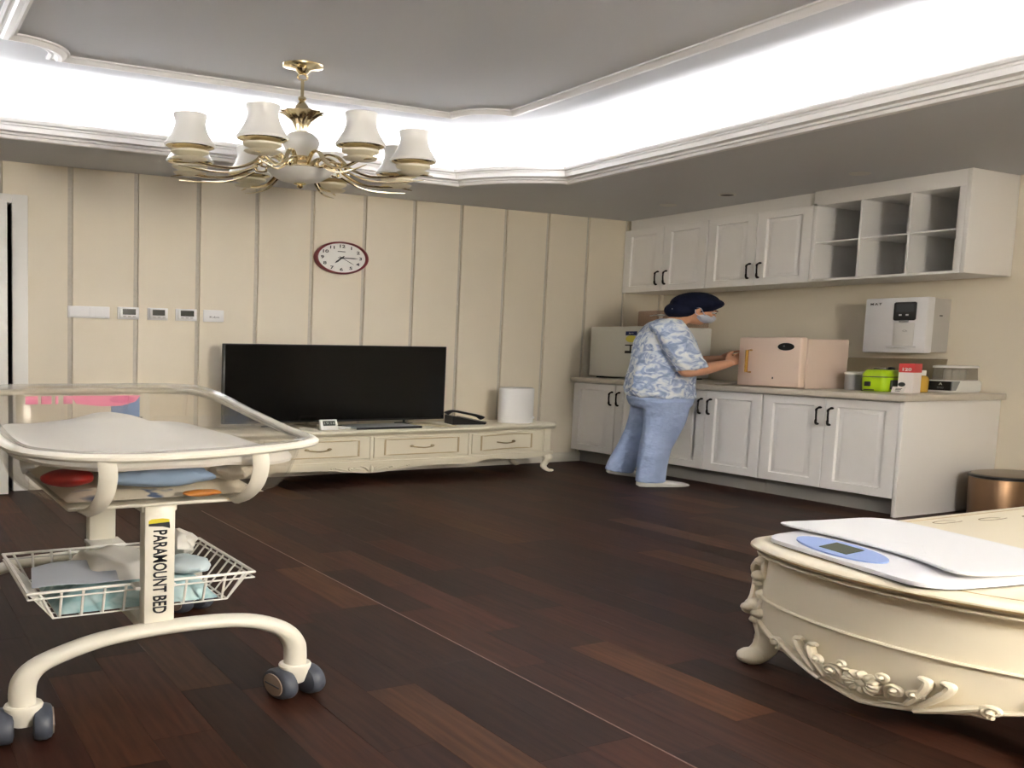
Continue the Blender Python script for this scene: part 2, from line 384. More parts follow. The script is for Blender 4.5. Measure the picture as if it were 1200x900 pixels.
# ------------------------------------------------------------------ kitchen cabinets
m_cab = mat('cabinet_white', (240, 237, 233), .38, bump=.01, bscale=300)
m_toe = mat('toe_kick_grey', (150, 147, 142), .6)
m_counter = mat('counter_beige', (205, 196, 182), .35, var=.03, vscale=60)
m_pull = mat('pull_black', (38, 33, 30), .35, .7)
m_pullw = mat('pull_porcelain', (196, 188, 176), .3)
def door_mesh(x, y0, y1, z0, z1, t=.018, fr=.062):
    """cabinet door in the plane x (front, facing -x) with a sunk bead and raised field"""
    b = MB(); g = .0015
    def ring(i, dx): return [(x+dx, y0+g+i, z0+g+i), (x+dx, y1-g-i, z0+g+i), (x+dx, y1-g-i, z1-g-i), (x+dx, y0+g+i, z1-g-i)]
    rs = [ring(0, t), ring(0, .002), ring(.002, 0), ring(fr, 0), ring(fr+.006, .008), ring(fr+.012, .008), ring(fr+.034, .0015), ring(fr+.036, .0015)]
    b.rings(rs); return b
def pull(door, x, y, zc, hgt=.125):
    """bow pull: black twisted bow on two leaf-shaped ends over a pale backplate"""
    zs = [zc-hgt/2, zc-hgt*.4, zc-hgt*.2, zc, zc+hgt*.2, zc+hgt*.4, zc+hgt/2]
    off = [.004, .016, .022, .024, .022, .016, .004]
    wob = [.006, .003, -.003, -.004, -.002, .003, -.004]
    b = MB().tube(catmull([(x-o_, y+w_, z) for o_, w_, z in zip(off, wob, zs)], 3), [.0075]*3+[.006]*3+[.0045]*8+[.006]*3+[.0075]*2, 7)
    b.ball((x-.004, y+.006, zc-hgt/2), .006, .012, .009, 8, 6); b.ball((x-.004, y-.004, zc+hgt/2), .006, .012, .009, 8, 6)
    o = obj('handle', b, m_pull, door); o['label'] = 'black curved bow handle'
XF = -.623
units = [('white two-door base cabinet in the corner beside the striped wall', 0, -.40, -.755), ('white two-door base cabinet behind the person', -.755, -1.118, -1.49), ('white two-door base cabinet nearest the bronze bin', -1.49, -1.86, -2.232)]
for lab, ya, ys, yb in units:
    t = thing('base_cabinet', lab, 'cabinet', ((XF)/2, (ya+yb)/2, 0), 'base cabinets')
    b = MB().box(XF+.018, -.003, yb+.001, ya-.001, .125, .818); obj('body', b, m_cab, t)
    obj('toe_kick', MB().box(XF+.062, -.01, yb+.001, ya-.001, 0, .125), m_toe, t)
    if yb < -2: obj('end_panel', MB().box(XF-.001, -.002, yb-.020, yb+.0005, 0, .818, .0015), m_cab, t)
    for y0, y1, hy_ in ((ys, ya-.004, ys+.032), (yb, ys, ys-.032)):
        d = obj('door', door_mesh(XF, y0, y1, .128, .812), m_cab, t); pull(d, XF, hy_, .675)
tag(obj('worktop', MB().box(-.648, -.002, -2.275, -.002, .82, .865, .004), m_counter, base=(-.3, -1.1, .82)), 'long beige stone worktop over the white base cabinets', 'worktop')
XU = -.318; ZB, ZD = 1.735, 2.366
for lab, ya, yb in (('white two-door wall cabinet in the corner beside the striped wall', 0, -.71), ('white two-door wall cabinet next to the open cube shelves', -.71, -1.425)):
    t = thing('wall_cabinet', lab, 'cabinet', (XU/2, (ya+yb)/2, ZB), 'wall cabinets')
    obj('body', MB().box(XU+.018, -.003, yb+.001, ya-.001, ZB, ZD), m_cab, t)
    obj('filler', MB().box(XU+.020, -.01, yb+.0005, ya-(.03 if ya == 0 else .0005), ZD, ZS-.003), m_cab, t)
    ym = (ya+yb)/2
    for y0, y1, hy_ in ((ym, ya-.003, ym+.036), (yb, ym, ym-.036)):
        d = obj('door', door_mesh(XU, y0, y1, ZB-.004, ZD), m_cab, t); pull(d, XU, hy_, 1.862)
t = thing('cube_shelf', 'white open shelf of six empty cubes at the end of the wall cabinets', 'shelf', (XU/2, -1.83, ZB), 'wall cabinets')
ya, yb = -1.426, -2.240
obj('back_panel', MB().box(-.012, -.003, yb, ya, ZB, ZS-.003), m_cab, t)
for y in (ya-.010, yb+.010): obj('side_panel', MB().box(XU, -.012, y-.010, y+.010, ZB, ZS-.003 if y < -2 else 2.37, .0012), m_cab, t)
obj('bottom_board', MB().box(XU-.004, -.012, yb+.020, ya-.020, ZB, ZB+.020, .0012), m_cab, t)
obj('top_panel', MB().box(XU, -.012, yb+.020, ya-.0, 2.352, ZS-.003, .0012), m_cab, t)
obj('stile', MB().box(XU, XU+.02, yb+.020, yb+.052, ZB+.020, 2.352, .0012), m_cab, t)
for y in (-1.700, -1.958): obj('divider', MB().box(XU+.004, -.012, y-.006, y+.006, ZB+.020, 2.352), m_cab, t)
obj('shelf_board', MB().box(XU+.006, -.012, yb+.020, ya-.020, 2.046, 2.058), m_cab, t)

# ------------------------------------------------------------------ things on the worktop
ZC = .865
m_plast = mat('appliance_white', (234, 233, 228), .35)
m_navy = mat('sticker_navy', (36, 52, 108), .5); m_black = mat('plain_black', (16, 16, 18), .35); m_yel = mat('sticker_yellow', (226, 214, 90), .5)
t = thing('mini_fridge', 'white countertop fridge with navy and yellow stickers beside the striped wall', 'fridge', (-.3, -.3, ZC))
XFR = -.560
obj('body', MB().box(XFR+.035, -.08, -.535, -.058, ZC+.012, 1.372, .010), m_plast, t)
obj('door', MB().box(XFR, XFR+.033, -.535, -.052, ZC+.018, 1.374, .008), mat('fridge_door', (222, 220, 210), .4), t)
for y in (-.12, -.47): obj('foot', MB().box(XFR+.03, -.1, y-.03, y+.03, ZC, ZC+.014), m_black, t)
s_ = obj('sticker', MB().box(XFR-.0012, XFR, -.475, -.378, 1.288, 1.326), m_navy, t); text('lettering', 'A++', .024, (XFR-.0014, -.427, 1.306), (0, -1, 0), (0, 0, 1), m_plast, t)
obj('sticker', MB().prism([(-.427+.046*math.cos(a*PI/8), 1.255+.034*math.sin(a*PI/8)) for a in range(16)], XFR-.0012, XFR, 'x'), m_yel, t)
b = MB().box(XFR-.0012, XFR, -.475, -.378, 1.188, 1.199); b.box(XFR-.0012, XFR, -.475, -.378, 1.115, 1.140); b.box(XFR-.0012, XFR, -.432, -.420, 1.14, 1.188); o = obj('sticker', b, m_black, t)

m_pink = mat('sterilizer_blush', (232, 208, 190), .35); m_pink2 = mat('sterilizer_side', (222, 200, 186), .4); m_gold = mat('gold', (214, 172, 92), .25, .95)
t = thing('sterilizer_cabinet', 'blush pink countertop sterilizer cabinet with gold handle', 'sterilizer', (-.4, -1.55, ZC))
XS = -.600; y0, y1 = -1.690, -1.315
obj('body', MB().box(XS+.03, -.31, y0, y1, ZC, 1.255, .006), m_pink2, t)
d = obj('door', MB().box(XS-.012, XS+.028, y0, y1+.012, ZC+.006, 1.268, .012, 3), m_pink, t)
xh = XS-.012
b = MB().tube([(xh, -1.388, 1.162), (xh-.026, -1.388, 1.160), (xh-.026, -1.388, .985), (xh, -1.388, .983)], .008, 8); o = obj('handle', b, m_gold, d); o['label'] = 'gold bar handle'
b = MB().prism([(-1.600+.048*math.cos(a*PI/12), 1.192+.030*math.sin(a*PI/12)) for a in range(24)], xh-.003, xh+.001, 'x'); o = obj('badge', b, m_black, d)
b = MB().ball((xh-.003, -1.59, 1.197), .002, .006, .006); obj('badge_light', b, mat('grey_dot', (120, 120, 125), .4), d)
obj('keyhole', MB().box(xh-.001, xh+.002, -1.535, -1.528, .935, .95), m_black, d)

# water dispenser on the wall
t = thing('water_dispenser', 'white wall-mounted water dispenser with black display above the green cooker', 'dispenser', (-.09, -1.8, 1.158))
X0 = -.165; y0, y1 = -1.975, -1.640
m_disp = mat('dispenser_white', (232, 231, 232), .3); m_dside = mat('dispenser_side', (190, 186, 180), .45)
obj('front_cover', MB().box(X0, X0+.05, y0, y1, 1.158, 1.592, .008), m_disp, t)
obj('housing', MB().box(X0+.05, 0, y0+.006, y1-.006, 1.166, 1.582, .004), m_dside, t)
yy = -1.86
b = MB().prism([(yy-.058, 1.42), (yy-.05, 1.412), (yy+.05, 1.412), (yy+.058, 1.42), (yy+.058, 1.548), (yy+.05, 1.556), (yy-.05, 1.556), (yy-.058, 1.548)], X0-.004, X0+.002, 'x'); p = obj('display_panel', b, m_black, t)
obj('screen', MB().box(X0-.0055, X0-.003, yy-.047, yy+.044, 1.478, 1.540), mat('screen_grey', (70, 72, 76), .2), p)
for q in (-.014, .022): obj('button', MB().box(X0-.0055, X0-.003, yy+q-.007, yy+q+.007, 1.449, 1.461), m_disp, p)
obj('spout', MB().box(X0-.012, X0+.001, yy-.022, yy+.022, 1.396, 1.414, .003), mat('spout_grey', (150, 150, 150), .3), t)
obj('recess', MB().box(X0-.002, X0+.001, yy-.054, yy+.054, 1.214, 1.396, .0008), mat('recess_white', (222, 219, 215), .45), t)
obj('drip_tray', MB().box(X0-.026, X0+.001, yy-.070, yy+.070, 1.198, 1.212, .004), m_disp, t)
text('lettering', 'M A T', .024, (X0-.001, -1.70, 1.546), (0, -1, 0), (0, 0, 1), mat('letter_grey', (70, 68, 66), .5), t, bold=.0006)
text('lettering', 'Ch', .022, (X0-.0025, yy-.008, 1.33), (0, -1, 0), (0, 0, 1), mat('letter_pale', (160, 158, 156), .5), t)
obj('side_mark', MB().box(-.075, -.055, y0+.0045, y0+.007, 1.445, 1.455), mat('letter_grey', (70, 68, 66), .5), t)
obj('inlet_pipe', MB().tube([(-.05, y1-.02, 1.20), (-.05, y1+.03, 1.20), (-.02, y1+.04, 1.195)], .006), mat('steel', (170, 170, 172), .25, .9), t)

# small appliances by the end of the worktop
m_green = mat('cooker_green', (178, 216, 28), .4); m_dk = mat('dark_grey', (60, 62, 58), .5)
t = thing('rice_cooker', 'small lime green lunchbox cooker with black clasps', 'cooker', (-.42, -1.98, ZC))
cx, cy = -.425, -1.972
def rrect(cx, cy, hx_, hy_, r, z, n=5):
    P = []
    for sx_, sy_, a0 in ((1, 1, 0), (-1, 1, PI/2), (-1, -1, PI), (1, -1, 3*PI/2)):
        for i in range(n+1):
            a = a0+PI/2*i/n; P.append((cx+sx_*(hx_-r)+r*math.cos(a), cy+sy_*(hy_-r)+r*math.sin(a), z))
    return P
obj('pot', MB().rings([rrect(cx, cy, .050, .062, .03, ZC+.004), rrect(cx, cy, .053, .066, .03, ZC+.012), rrect(cx, cy, .056, .070, .03, ZC+.105), rrect(cx, cy, .054, .067, .03, ZC+.110)]), m_green, t)
obj('seam_band', MB().rings([rrect(cx, cy, .055, .068, .03, ZC+.109), rrect(cx, cy, .055, .068, .03, ZC+.116)]), m_dk, t)
obj('lid', MB().rings([rrect(cx, cy, .056, .070, .03, ZC+.115), rrect(cx, cy, .055, .069, .03, ZC+.135), rrect(cx, cy, .048, .060, .03, ZC+.158), rrect(cx, cy, .04, .055, .02, ZC+.164)]), m_green, t)
obj('control_plate', MB().box(cx-.058, cx-.052, cy+.008, cy+.040, ZC+.04, ZC+.075, .003), m_dk, t)
obj('base_slot', MB().box(cx-.0565, cx-.046, cy-.01, cy+.042, ZC+.010, ZC+.018), m_dk, t)
obj('clasp', MB().box(cx-.03, cx+.03, cy+.068, cy+.080, ZC+.0, ZC+.10, .004), mat('clasp_grey', (120, 128, 100), .5), t)
obj('clasp', MB().box(cx-.03, cx+.03, cy-.080, cy-.068, ZC+.02, ZC+.09, .004), m_dk, t)
obj('knob', MB().lathe([(.001, 0), (.016, 0), (.018, .012), (.012, .026), (.001, .028)], (cx+.02, cy-.03, ZC+.158), 12), m_black, t)
t = thing('canister', 'silver metal canister between the pink sterilizer and the green cooker', 'canister', (-.36, -1.79, ZC))
m_can = mat('brushed_silver', (196, 198, 202), .35, .7)
obj('body', MB().lathe([(.048, 0), (.050, .006), (.050, .118), (.047, .122)], (-.375, -1.800, ZC), 24), m_can, t)
obj('lid', MB().lathe([(.052, .120), (.053, .134), (.048, .140), (.001, .141)], (-.375, -1.800, ZC), 24), m_plast, t)
t = thing('storage_cup', 'dark translucent cup standing behind the silver canister', 'cup', (-.22, -1.80, ZC))
obj('body', MB().lathe([(.028, 0), (.030, .004), (.036, .17), (.034, .17), (.028, .01)], (-.20, -1.79, ZC), 16), mat('smoky', (112, 106, 98), .25), t)
t = thing('carton', 'white cardboard carton with a red printed top beside the cooker', 'carton', (-.40, -2.11, ZC))
T = Matrix.Translation((-.415, -2.105, ZC)) @ Matrix.Rotation(math.radians(8), 4, 'Z')
m_card = mat('carton_white', (232, 224, 220), .6); m_red = mat('carton_red', (206, 66, 66), .5)
obj('box_body', MB(T).box(-.03, .03, -.034, .034, 0, .150), m_card, t); obj('box_top', MB(T).box(-.0302, .0302, -.0342, .0342, .150, .215), m_red, t)
text('lettering', '120', .03, T @ Vector((-.0308, 0, .172)), T.to_3x3() @ Vector((0, -1, 0)), (0, 0, 1), m_card, t, bold=.001)
b = MB(T)
for a in range(1): b.prism([(.016+.016*math.cos(i*PI/8), .062+.016*math.sin(i*PI/8)) for i in range(16)], -.0312, -.03, 'x')
obj('emblem', b, m_dk, t)
t = thing('note_card', 'small white printed card leaning on the red and white carton', 'card', (-.47, -2.10, ZC))
T2 = Matrix.Translation((-.462, -2.085, ZC)) @ Matrix.Rotation(math.radians(12), 4, 'Y')
obj('sheet', MB(T2).box(-.001, .001, -.032, .03, 0, .045), m_card, t)
b = MB(T2)
for i, z in enumerate((.030, .022, .012)): b.box(-.0016, -.0009, -.02+.004*i, .012, z, z+.004)
obj('print', b, m_dk, t)
t = thing('bottle', 'short amber bottle between the carton and the bottle warmer', 'bottle', (-.24, -2.05, ZC))
obj('body', MB().lathe([(.030, 0), (.036, .004), (.037, .10), (.030, .118), (.020, .126)], (-.290, -2.06, ZC), 20), mat('amber', (214, 172, 70), .25), t)
obj('cap', MB().lathe([(.023, .126), (.024, .160), (.021, .164), (.001, .164)], (-.290, -2.06, ZC), 20), m_plast, t)
t = thing('bottle_warmer', 'white bottle warmer with clear lid and black control panel at the worktop end', 'warmer', (-.1, -2.06, ZC))
cx, cy = -.118, -2.09
obj('base', MB().rings([rrect(cx, cy, .105, .075, .03, ZC+.002), rrect(cx, cy, .112, .080, .03, ZC+.015), rrect(cx, cy, .112, .080, .03, ZC+.075), rrect(cx, cy, .104, .074, .03, ZC+.092)]), m_plast, t)
b = MB().prism([(cy-.076, ZC+.018), (cy+.060, ZC+.018), (cy+.060, ZC+.086), (cy-.076, ZC+.086)], cx-.1145, cx-.10, 'x'); p = obj('control_panel', b, m_black, t)
b = MB().prism([(cx-.106, ZC+.018), (cx-.082, ZC+.018), (cx-.058, ZC+.088), (cx-.106, ZC+.088)], cy-.0825, cy-.074, 'y'); obj('side_trim', b, mat('trim_grey', (150, 152, 152), .35), t)
text('icon', 'A', .026, (cx-.115, cy-.03, ZC+.066), (0, -1, 0), (0, 0, 1), m_plast, p); text('icon', '000', .022, (cx-.115, cy-.03, ZC+.038), (0, -1, 0), (0, 0, 1), mat('icon_grey', (110, 112, 116), .4), p)
b = MB().rings([rrect(cx+.02, cy, .085, .066, .03, ZC+.092), rrect(cx+.02, cy, .080, .064, .03, ZC+.185)], cap=False); obj('lid_wall', b, glass('clear_lid', (226, 222, 214), milk=.18), t)
obj('lid_top', MB().rings([rrect(cx+.02, cy, .084, .068, .03, ZC+.185), rrect(cx+.02, cy, .084, .068, .03, ZC+.200), rrect(cx+.02, cy, .07, .055, .03, ZC+.204)]), m_plast, t)
for dx in (-.03, .02, .065): obj('bottle_slot', MB().lathe([(.018, .092), (.018, .165), (.012, .175), (.001, .176)], (cx+dx, cy, ZC), 12), mat('slot_grey', (200, 196, 188), .4), t)
t = thing('splash_screen', 'low clear acrylic screen leaning on the wall behind the small appliances', 'screen', (-.05, -1.8, ZC))
obj('sheet', MB(Matrix.Translation((-.045, 0, ZC)) @ Matrix.Rotation(math.radians(7), 4, 'Y')).box(-.003, .003, -1.985, -1.44, 0, .25), glass('clear_screen', (232, 228, 220), milk=.06), t)
t = thing('pump_bottle', 'small white pump bottle standing on the countertop fridge', 'bottle', (-.40, -.47, 1.372))
b = MB().lathe([(.030, 0), (.033, .01), (.033, .06), (.02, .075), (.011, .08), (.011, .105)], (-.40, -.47, 1.372), 16); obj('body', b, mat('bottle_clear', (232, 220, 208), .2), t)
b = MB().lathe([(.014, .105), (.022, .108), (.026, .118), (.014, .124), (.001, .125)], (-.40, -.47, 1.372), 14); b.tube([(-.40, -.47, 1.488), (-.425, -.44, 1.486), (-.44, -.425, 1.478)], .005); obj('pump_head', b, m_plast, t)
t = thing('storage_case', 'clear plastic case on the fridge behind the pump bottle', 'case', (-.2, -.33, 1.372))
obj('shell', MB().box(-.30, -.09, -.52, -.14, 1.3722, 1.545, .012), glass('clear_case', (240, 226, 220), milk=.14), t)
for i, (x, y, a, lab) in enumerate(((-.50, -1.12, .2, 'flat white paper packet on the worktop nearest the person'), (-.46, -1.24, -.3, 'flat white paper packet on the worktop nearest the pink sterilizer'))):
    tag(obj('packet', MB(Matrix.Translation((x, y, ZC)) @ Matrix.Rotation(a, 4, 'Z')).box(-.035, .035, -.05, .05, .0005, .014, .004), m_card, base=(x, y, ZC)), lab, 'packet', 'paper packets on the worktop')
t = thing('kettle', 'white kettle with black handle between the person and pink sterilizer', 'kettle', (-.36, -1.22, ZC))
b = MB().lathe([(.062, 0), (.070, .006), (.068, .06), (.055, .12), (.045, .14), (.001, .146)], (-.34, -1.17, ZC), 20); obj('body', b, m_plast, t)
obj('handle', MB().tube(catmull([(-.36, -1.232, ZC+.13), (-.37, -1.270, ZC+.12), (-.37, -1.275, ZC+.06), (-.36, -1.238, ZC+.03)], 5), .008), m_black, t)
# ------------------------------------------------------------------ bin
t = thing('trash_bin', 'bronze metal trash bin with black rim beside the cabinet end panel', 'bin', (-.185, -2.45, 0))
c = (-.185, -2.45, 0)
obj('body', MB().lathe([(.150, .012), (.155, .016), (.160, .285), (.158, .292)], c, 40), mat('bronze', (132, 104, 78), .38, .75), t)
obj('base_ring', MB().lathe([(.150, 0), (.156, .002), (.156, .014), (.150, .016)], c, 40), m_black, t)
obj('rim', MB().lathe([(.160, .288), (.1635, .292), (.1635, .306), (.158, .310), (.150, .311)], c, 40), m_black, t)
obj('lid', MB().lathe([(.152, .306), (.150, .314), (.120, .322), (.06, .327), (.001, .328)], c, 40), mat('bin_lid', (138, 124, 108), .35, .6), t)

# ------------------------------------------------------------------ tv console
m_ivory = mat('ivory_lacquer', (236, 228, 206), .32, bump=.01, bscale=120)
m_ivoryd = mat('ivory_gilt', (205, 186, 148), .35, .35)
m_brass = mat('antique_brass', (176, 160, 122), .3, .85)
KX0, KX1, KC = -3.13, -.985, -2.058
t = thing('tv_console', 'long ivory console with drawers and scalloped carved apron under the television', 'console', (KC, -.22, 0))
def kfront(x, off=0):
    """serpentine front: straight middle, hollowed and stepped back towards the two ends"""
    u = (abs(x-KC))/(KX1-KC)
    if u < .50: y = -.425
    elif u < .80: y = -.425 + .065*math.sin((u-.50)/.30*PI/2)**2
    else: y = -.360 - .018*math.sin((u-.80)/.20*PI)
    return y-off
def kprism(x0, x1, z0, z1, off, n=40, zfun=None):
    b = MB(); xs = [x0+(x1-x0)*i/n for i in range(n+1)]
    rs = []
    for x in xs:
        zz = zfun(x) if zfun else z0
        rs.append([(x, kfront(x, off), zz), (x, kfront(x, off), z1), (x, -.012, z1), (x, -.012, max(zz, z0))])
    return b.rings(rs)
# top with moulded edge
def topring(x): 
    return [(x, kfront(x, .006), .405), (x, kfront(x, .018), .414), (x, kfront(x, .024), .424), (x, kfront(x, .030), .434), (x, kfront(x, .028), .445), (x, kfront(x, .02), .450), (x, -.008, .450), (x, -.008, .405)]
xs = [KX0-.03+(KX1-KX0+.06)*i/60 for i in range(61)]
rs = [topring(min(max(x, KX0), KX1)) for x in xs]
for i, x in enumerate(xs):
    k = 1.0 if KX0 <= x <= KX1 else .86
    rs[i] = [(x, p[1]*k if j < 6 else p[1], p[2]) for j, p in enumerate(rs[i])]
obj('top', MB().rings(rs), m_ivory, t)
obj('body', kprism(KX0+.02, KX1-.03, .190, .405, -.006), m_ivory, t)
obj('base_moulding', kprism(KX0, KX1-.01, .160, .190, .014), m_ivory, t)
def kz(x):
    u = abs(x-KC)/(KX1-KC)
    return .128 - .040*math.exp(-(u/.16)**2) + .024*math.exp(-((u-.62)/.10)**2) - .016*math.exp(-((u-.50)/.05)**2) + .03*max(0, (u-.8)/.2)
obj('apron', kprism(KX0+.02, KX1-.03, .1, .162, 0, 80, kz), m_ivory, t)
seg = [KX0+.055, -2.59, KC, -1.53, KX1-.085]
for i in range(4):
    a, c = seg[i]+.012, seg[i+1]-.012
    n = 14; b = MB(); rs = []
    for q in range(n+1):
        x = a+(c-a)*q/n; y = kfront(x, -.004); rs.append([(x, y, .208), (x, y-.008, .212), (x, y-.008, .385), (x, y, .389), (x, y+.02, .389), (x, y+.02, .208)])
    d = obj('drawer', b.rings(rs), m_ivory, t)
    b = MB(); a2, c2 = a+.055, c-.055
    pts = [(a2+(c2-a2)*q/12, 0, .235) for q in range(13)]+[(c2-(c2-a2)*q/12, 0, .365) for q in range(13)]
    pts = [(p[0], kfront(p[0], .0055), p[2]) for p in pts]
    obj('bead', b.tube(pts, .005, 6, closed=True), m_ivoryd, d)
    xm = (a+c)/2; ym = kfront(xm, .004)
    b = MB().tube(catmull([(xm-.055, ym, .302), (xm-.045, ym-.022, .298), (xm, ym-.028, .290), (xm+.045, ym-.022, .298), (xm+.055, ym, .302)], 5), .0055, 7); b.ball((xm-.055, ym, .302), .012, .006, .009, 8, 6); b.ball((xm+.055, ym, .302), .012, .006, .009, 8, 6)
    obj('handle', b, m_brass, d)
for x in seg[1:4]: obj('stile', MB().box(x-.009, x+.009, kfront(x, .004), kfront(x, -.03), .200, .395, .003), m_ivory, t)
for s_, xx in ((1, KX1-.05), (-1, KX0+.05)):
    y = kfront(xx, -.0)
    obj('corner_post', MB().box(xx-.022, xx+.022, y-.006, y+.04, .190, .405, .008), m_ivory, t)
    for yy_, dy in ((y, -1), (-.06, .3)):
        P = catmull([(xx, yy_+.02, .165), (xx+.012*s_, yy_+.012*dy+.01, .13), (xx+.004*s_, yy_+.01, .09), (xx-.008*s_, yy_+.01, .05), (xx+.004*s_, yy_+.006*dy, .02), (xx+.016*s_, yy_+.02*dy, .012)], 5)
        n = len(P); b = MB().tube(P, [.032-.020*(i/(n-1))**.7 if i < n-4 else .014 for i in range(n)], 10); b.ball(P[-1]+Vector((.004*s_, 0, .002)), .016, .014, .013, 10, 8)
        leg = obj('leg', b, m_ivory, t)
def curl(b, c, r, turns, a0, sgn, thick, ax, ay, n=22, tail=None):
    """flat scroll in the plane spanned by ax, ay (vectors)"""
    ax, ay, c = Vector(ax), Vector(ay), Vector(c); P = []; R = []
    for i in range(n+1):
        s = i/n; rr = r*(1-s*.82); a = a0+sgn*2*PI*turns*s
        P.append(c+ax*rr*math.cos(a)+ay*rr*math.sin(a)); R.append(thick*(1-.45*s))
    if tail is not None: P.insert(0, Vector(tail)); R.insert(0, thick*.5)
    b.tube(P, R, 7); b.ball(P[-1], thick*1.2, n=8, m=6)
b = MB()
yk = kfront(KC, .003)
for s_ in (-1, 1):
    curl(b, (KC+s_*.10, yk, .130), .020, 1.1, PI if s_ > 0 else 0, s_, .006, (1, 0, 0), (0, 0, 1), tail=(KC+s_*.02, yk, .110))
    curl(b, (KC+s_*.19, yk, .138), .014, 1.1, PI if s_ > 0 else 0, -s_, .005, (1, 0, 0), (0, 0, 1), tail=(KC+s_*.11, yk, .115))
    b.tube(catmull([(KC+s_*.01, yk, .10), (KC+s_*.03, yk-.004, .135), (KC+s_*.055, yk, .150)], 5), [.003, .005, .007, .008, .008, .007, .006, .005, .004, .003, .002], 7)
b.tube(catmull([(KC, yk, .09), (KC, yk-.006, .125), (KC, yk, .155)], 5), [.004, .006, .009, .011, .011, .010, .008, .006, .005, .004, .002], 7)
obj('carving', b, m_ivory, t)

# television
t = thing('television', 'large black flat television standing on the ivory console', 'television', (-2.14, -.22, .45))
TX0, TX1, TY = -2.706, -1.574, -.225
obj('cabinet', MB().box(TX0, TX1, TY, TY+.03, .500, 1.152, .004), mat('tv_black', (14, 14, 15), .35), t)
obj('rear_housing', MB().box(TX0+.2, TX1-.2, TY+.03, TY+.06, .54, .95, .01), mat('tv_black', (14, 14, 15), .35), t)
obj('screen', MB().box(TX0+.008, TX1-.008, TY-.0015, TY+.001, .516, 1.144), mat('tv_screen', (9, 9, 10), .12, spec=.22), t)
for x in (TX0+.22, TX1-.22):
    b = MB().tube([(x, TY-.10, .459), (x, TY+.01, .475), (x, TY+.012, .505)], .007); b.tube([(x, TY+.01, .475), (x, TY+.11, .459)], .007); obj('foot', b, m_black, t)

# things on the console
t = thing('air_purifier', 'white cylindrical air purifier on the right end of the console', 'purifier', (-1.15, -.24, .45))
c = (-1.150, -.232, .45)
obj('body', MB().lathe([(.088, 0), (.094, .004), (.094, .315), (.090, .325)], c, 40), mat('purifier_white', (238, 237, 235), .4), t)
obj('top_grille', MB().lathe([(.090, .322), (.084, .329), (.04, .331), (.001, .331)], c, 40), mat('grille_grey', (205, 205, 203), .5), t)
b = MB().ball((-1.150+.066, -.232-.068, .50), .009, .009, .012); obj('indicator', b, mat('indicator_white', (255, 255, 255), .3), t)
t = thing('telephone', 'black desk telephone with handset beside the white air purifier', 'telephone', (-1.43, -.25, .45))
T = Matrix.Translation((-1.45, -.235, .45)) @ Matrix.Rotation(math.radians(-12), 4, 'Z') @ Matrix.Diagonal((1.05, 1.0, 1.3, 1))
b = MB(T).prism([(-.09, .002), (.075, .002), (.085, .012), (-.08, .062), (-.09, .06)], -.075, .075, 'y'); obj('body', b, mat('phone_black', (24, 24, 26), .3), t)
for i in range(3):
    for j in range(4):
        obj('key', MB(T).box(-.02+i*.022, -.006+i*.022, -.05+j*.02, -.038+j*.02, .036-.0066*i, .044-.0066*i), mat('key_grey', (70, 70, 74), .4), t)
P = catmull([T @ Vector(p) for p in ((-.095, .035, .07), (-.06, .035, .088), (0, .035, .074), (.06, .035, .056), (.095, .035, .034))], 5)
b = MB().tube(P, [.018, .019, .018, .016, .014, .012, .011, .011, .011, .011, .011, .011, .011, .011, .012, .012, .013, .016, .018, .019, .018], 10); obj('handset', b, mat('phone_black', (24, 24, 26), .3), t)
obj('chrome_edge', MB(T).tube([(-.07, -.076, .062), (.08, -.076, .018)], .004), mat('steel', (170, 170, 172), .25, .9), t)
t = thing('desk_clock', 'small white digital desk clock standing at the front of the console', 'clock', (-2.25, -.36, .45))
T = Matrix.Translation((-2.252, -.372, .45)) @ Matrix.Rotation(math.radians(-14), 4, 'X')
obj('case', MB(T).box(-.042, .042, -.012, .012, 0, .088, .004), m_plast, t)
p = obj('display', MB(T).box(-.030, .030, -.0135, -.011, .036, .076), mat('lcd_dark', (58, 62, 58), .3), t)
text('digits', '19:16', .026, T @ Vector((0, -.0142, .056)), (1, 0, 0), T.to_3x3() @ Vector((0, 0, 1)), mat('lcd_pale', (170, 176, 168), .4), p)
t = thing('set_top_box', 'flat silver set-top box with black front edge under the television', 'box', (-1.95, -.30, .45))
obj('case', MB().box(-2.12, -1.79, -.395, -.20, .4505, .470, .004), mat('box_silver', (186, 188, 190), .3, .4), t)
obj('front_edge', MB().box(-2.125, -1.785, -.402, -.394, .4502, .468, .002), m_black, t)
t = thing('white_cable', 'coil of white cable beside the small desk clock', 'cable', (-2.17, -.31, .45))
P = [(-2.17+.035*math.cos(a*.7)+.012*math.cos(a*2.3), -.31+.05*math.sin(a*.7), .456+.008*abs(math.sin(a*.9))) for a in range(46)]
obj('cord', MB().tube(catmull(P, 2), .0035, 6), m_plast, t)
tag(obj('black_cable', MB().tube(catmull([(-2.215, -.16, .455), (-2.18, -.15, .456), (-2.15, -.145, .456), (-2.10, -.14, .455), (-1.95, -.13, .455), (-1.7, -.12, .455)], 6), .004, 6), m_black, base=(-2.0, -.2, .45)), 'black power cable lying behind the silver set-top box', 'cable')
t = thing('folder', 'cream folder lying between the set-top box and the telephone', 'folder', (-1.66, -.28, .45))
obj('cover', MB(Matrix.Translation((-1.655, -.25, .4505)) @ Matrix.Rotation(math.radians(18), 4, 'Z')).box(-.055, .055, -.12, .12, 0, .008, .002), mat('folder_cream', (206, 192, 158), .5), t)

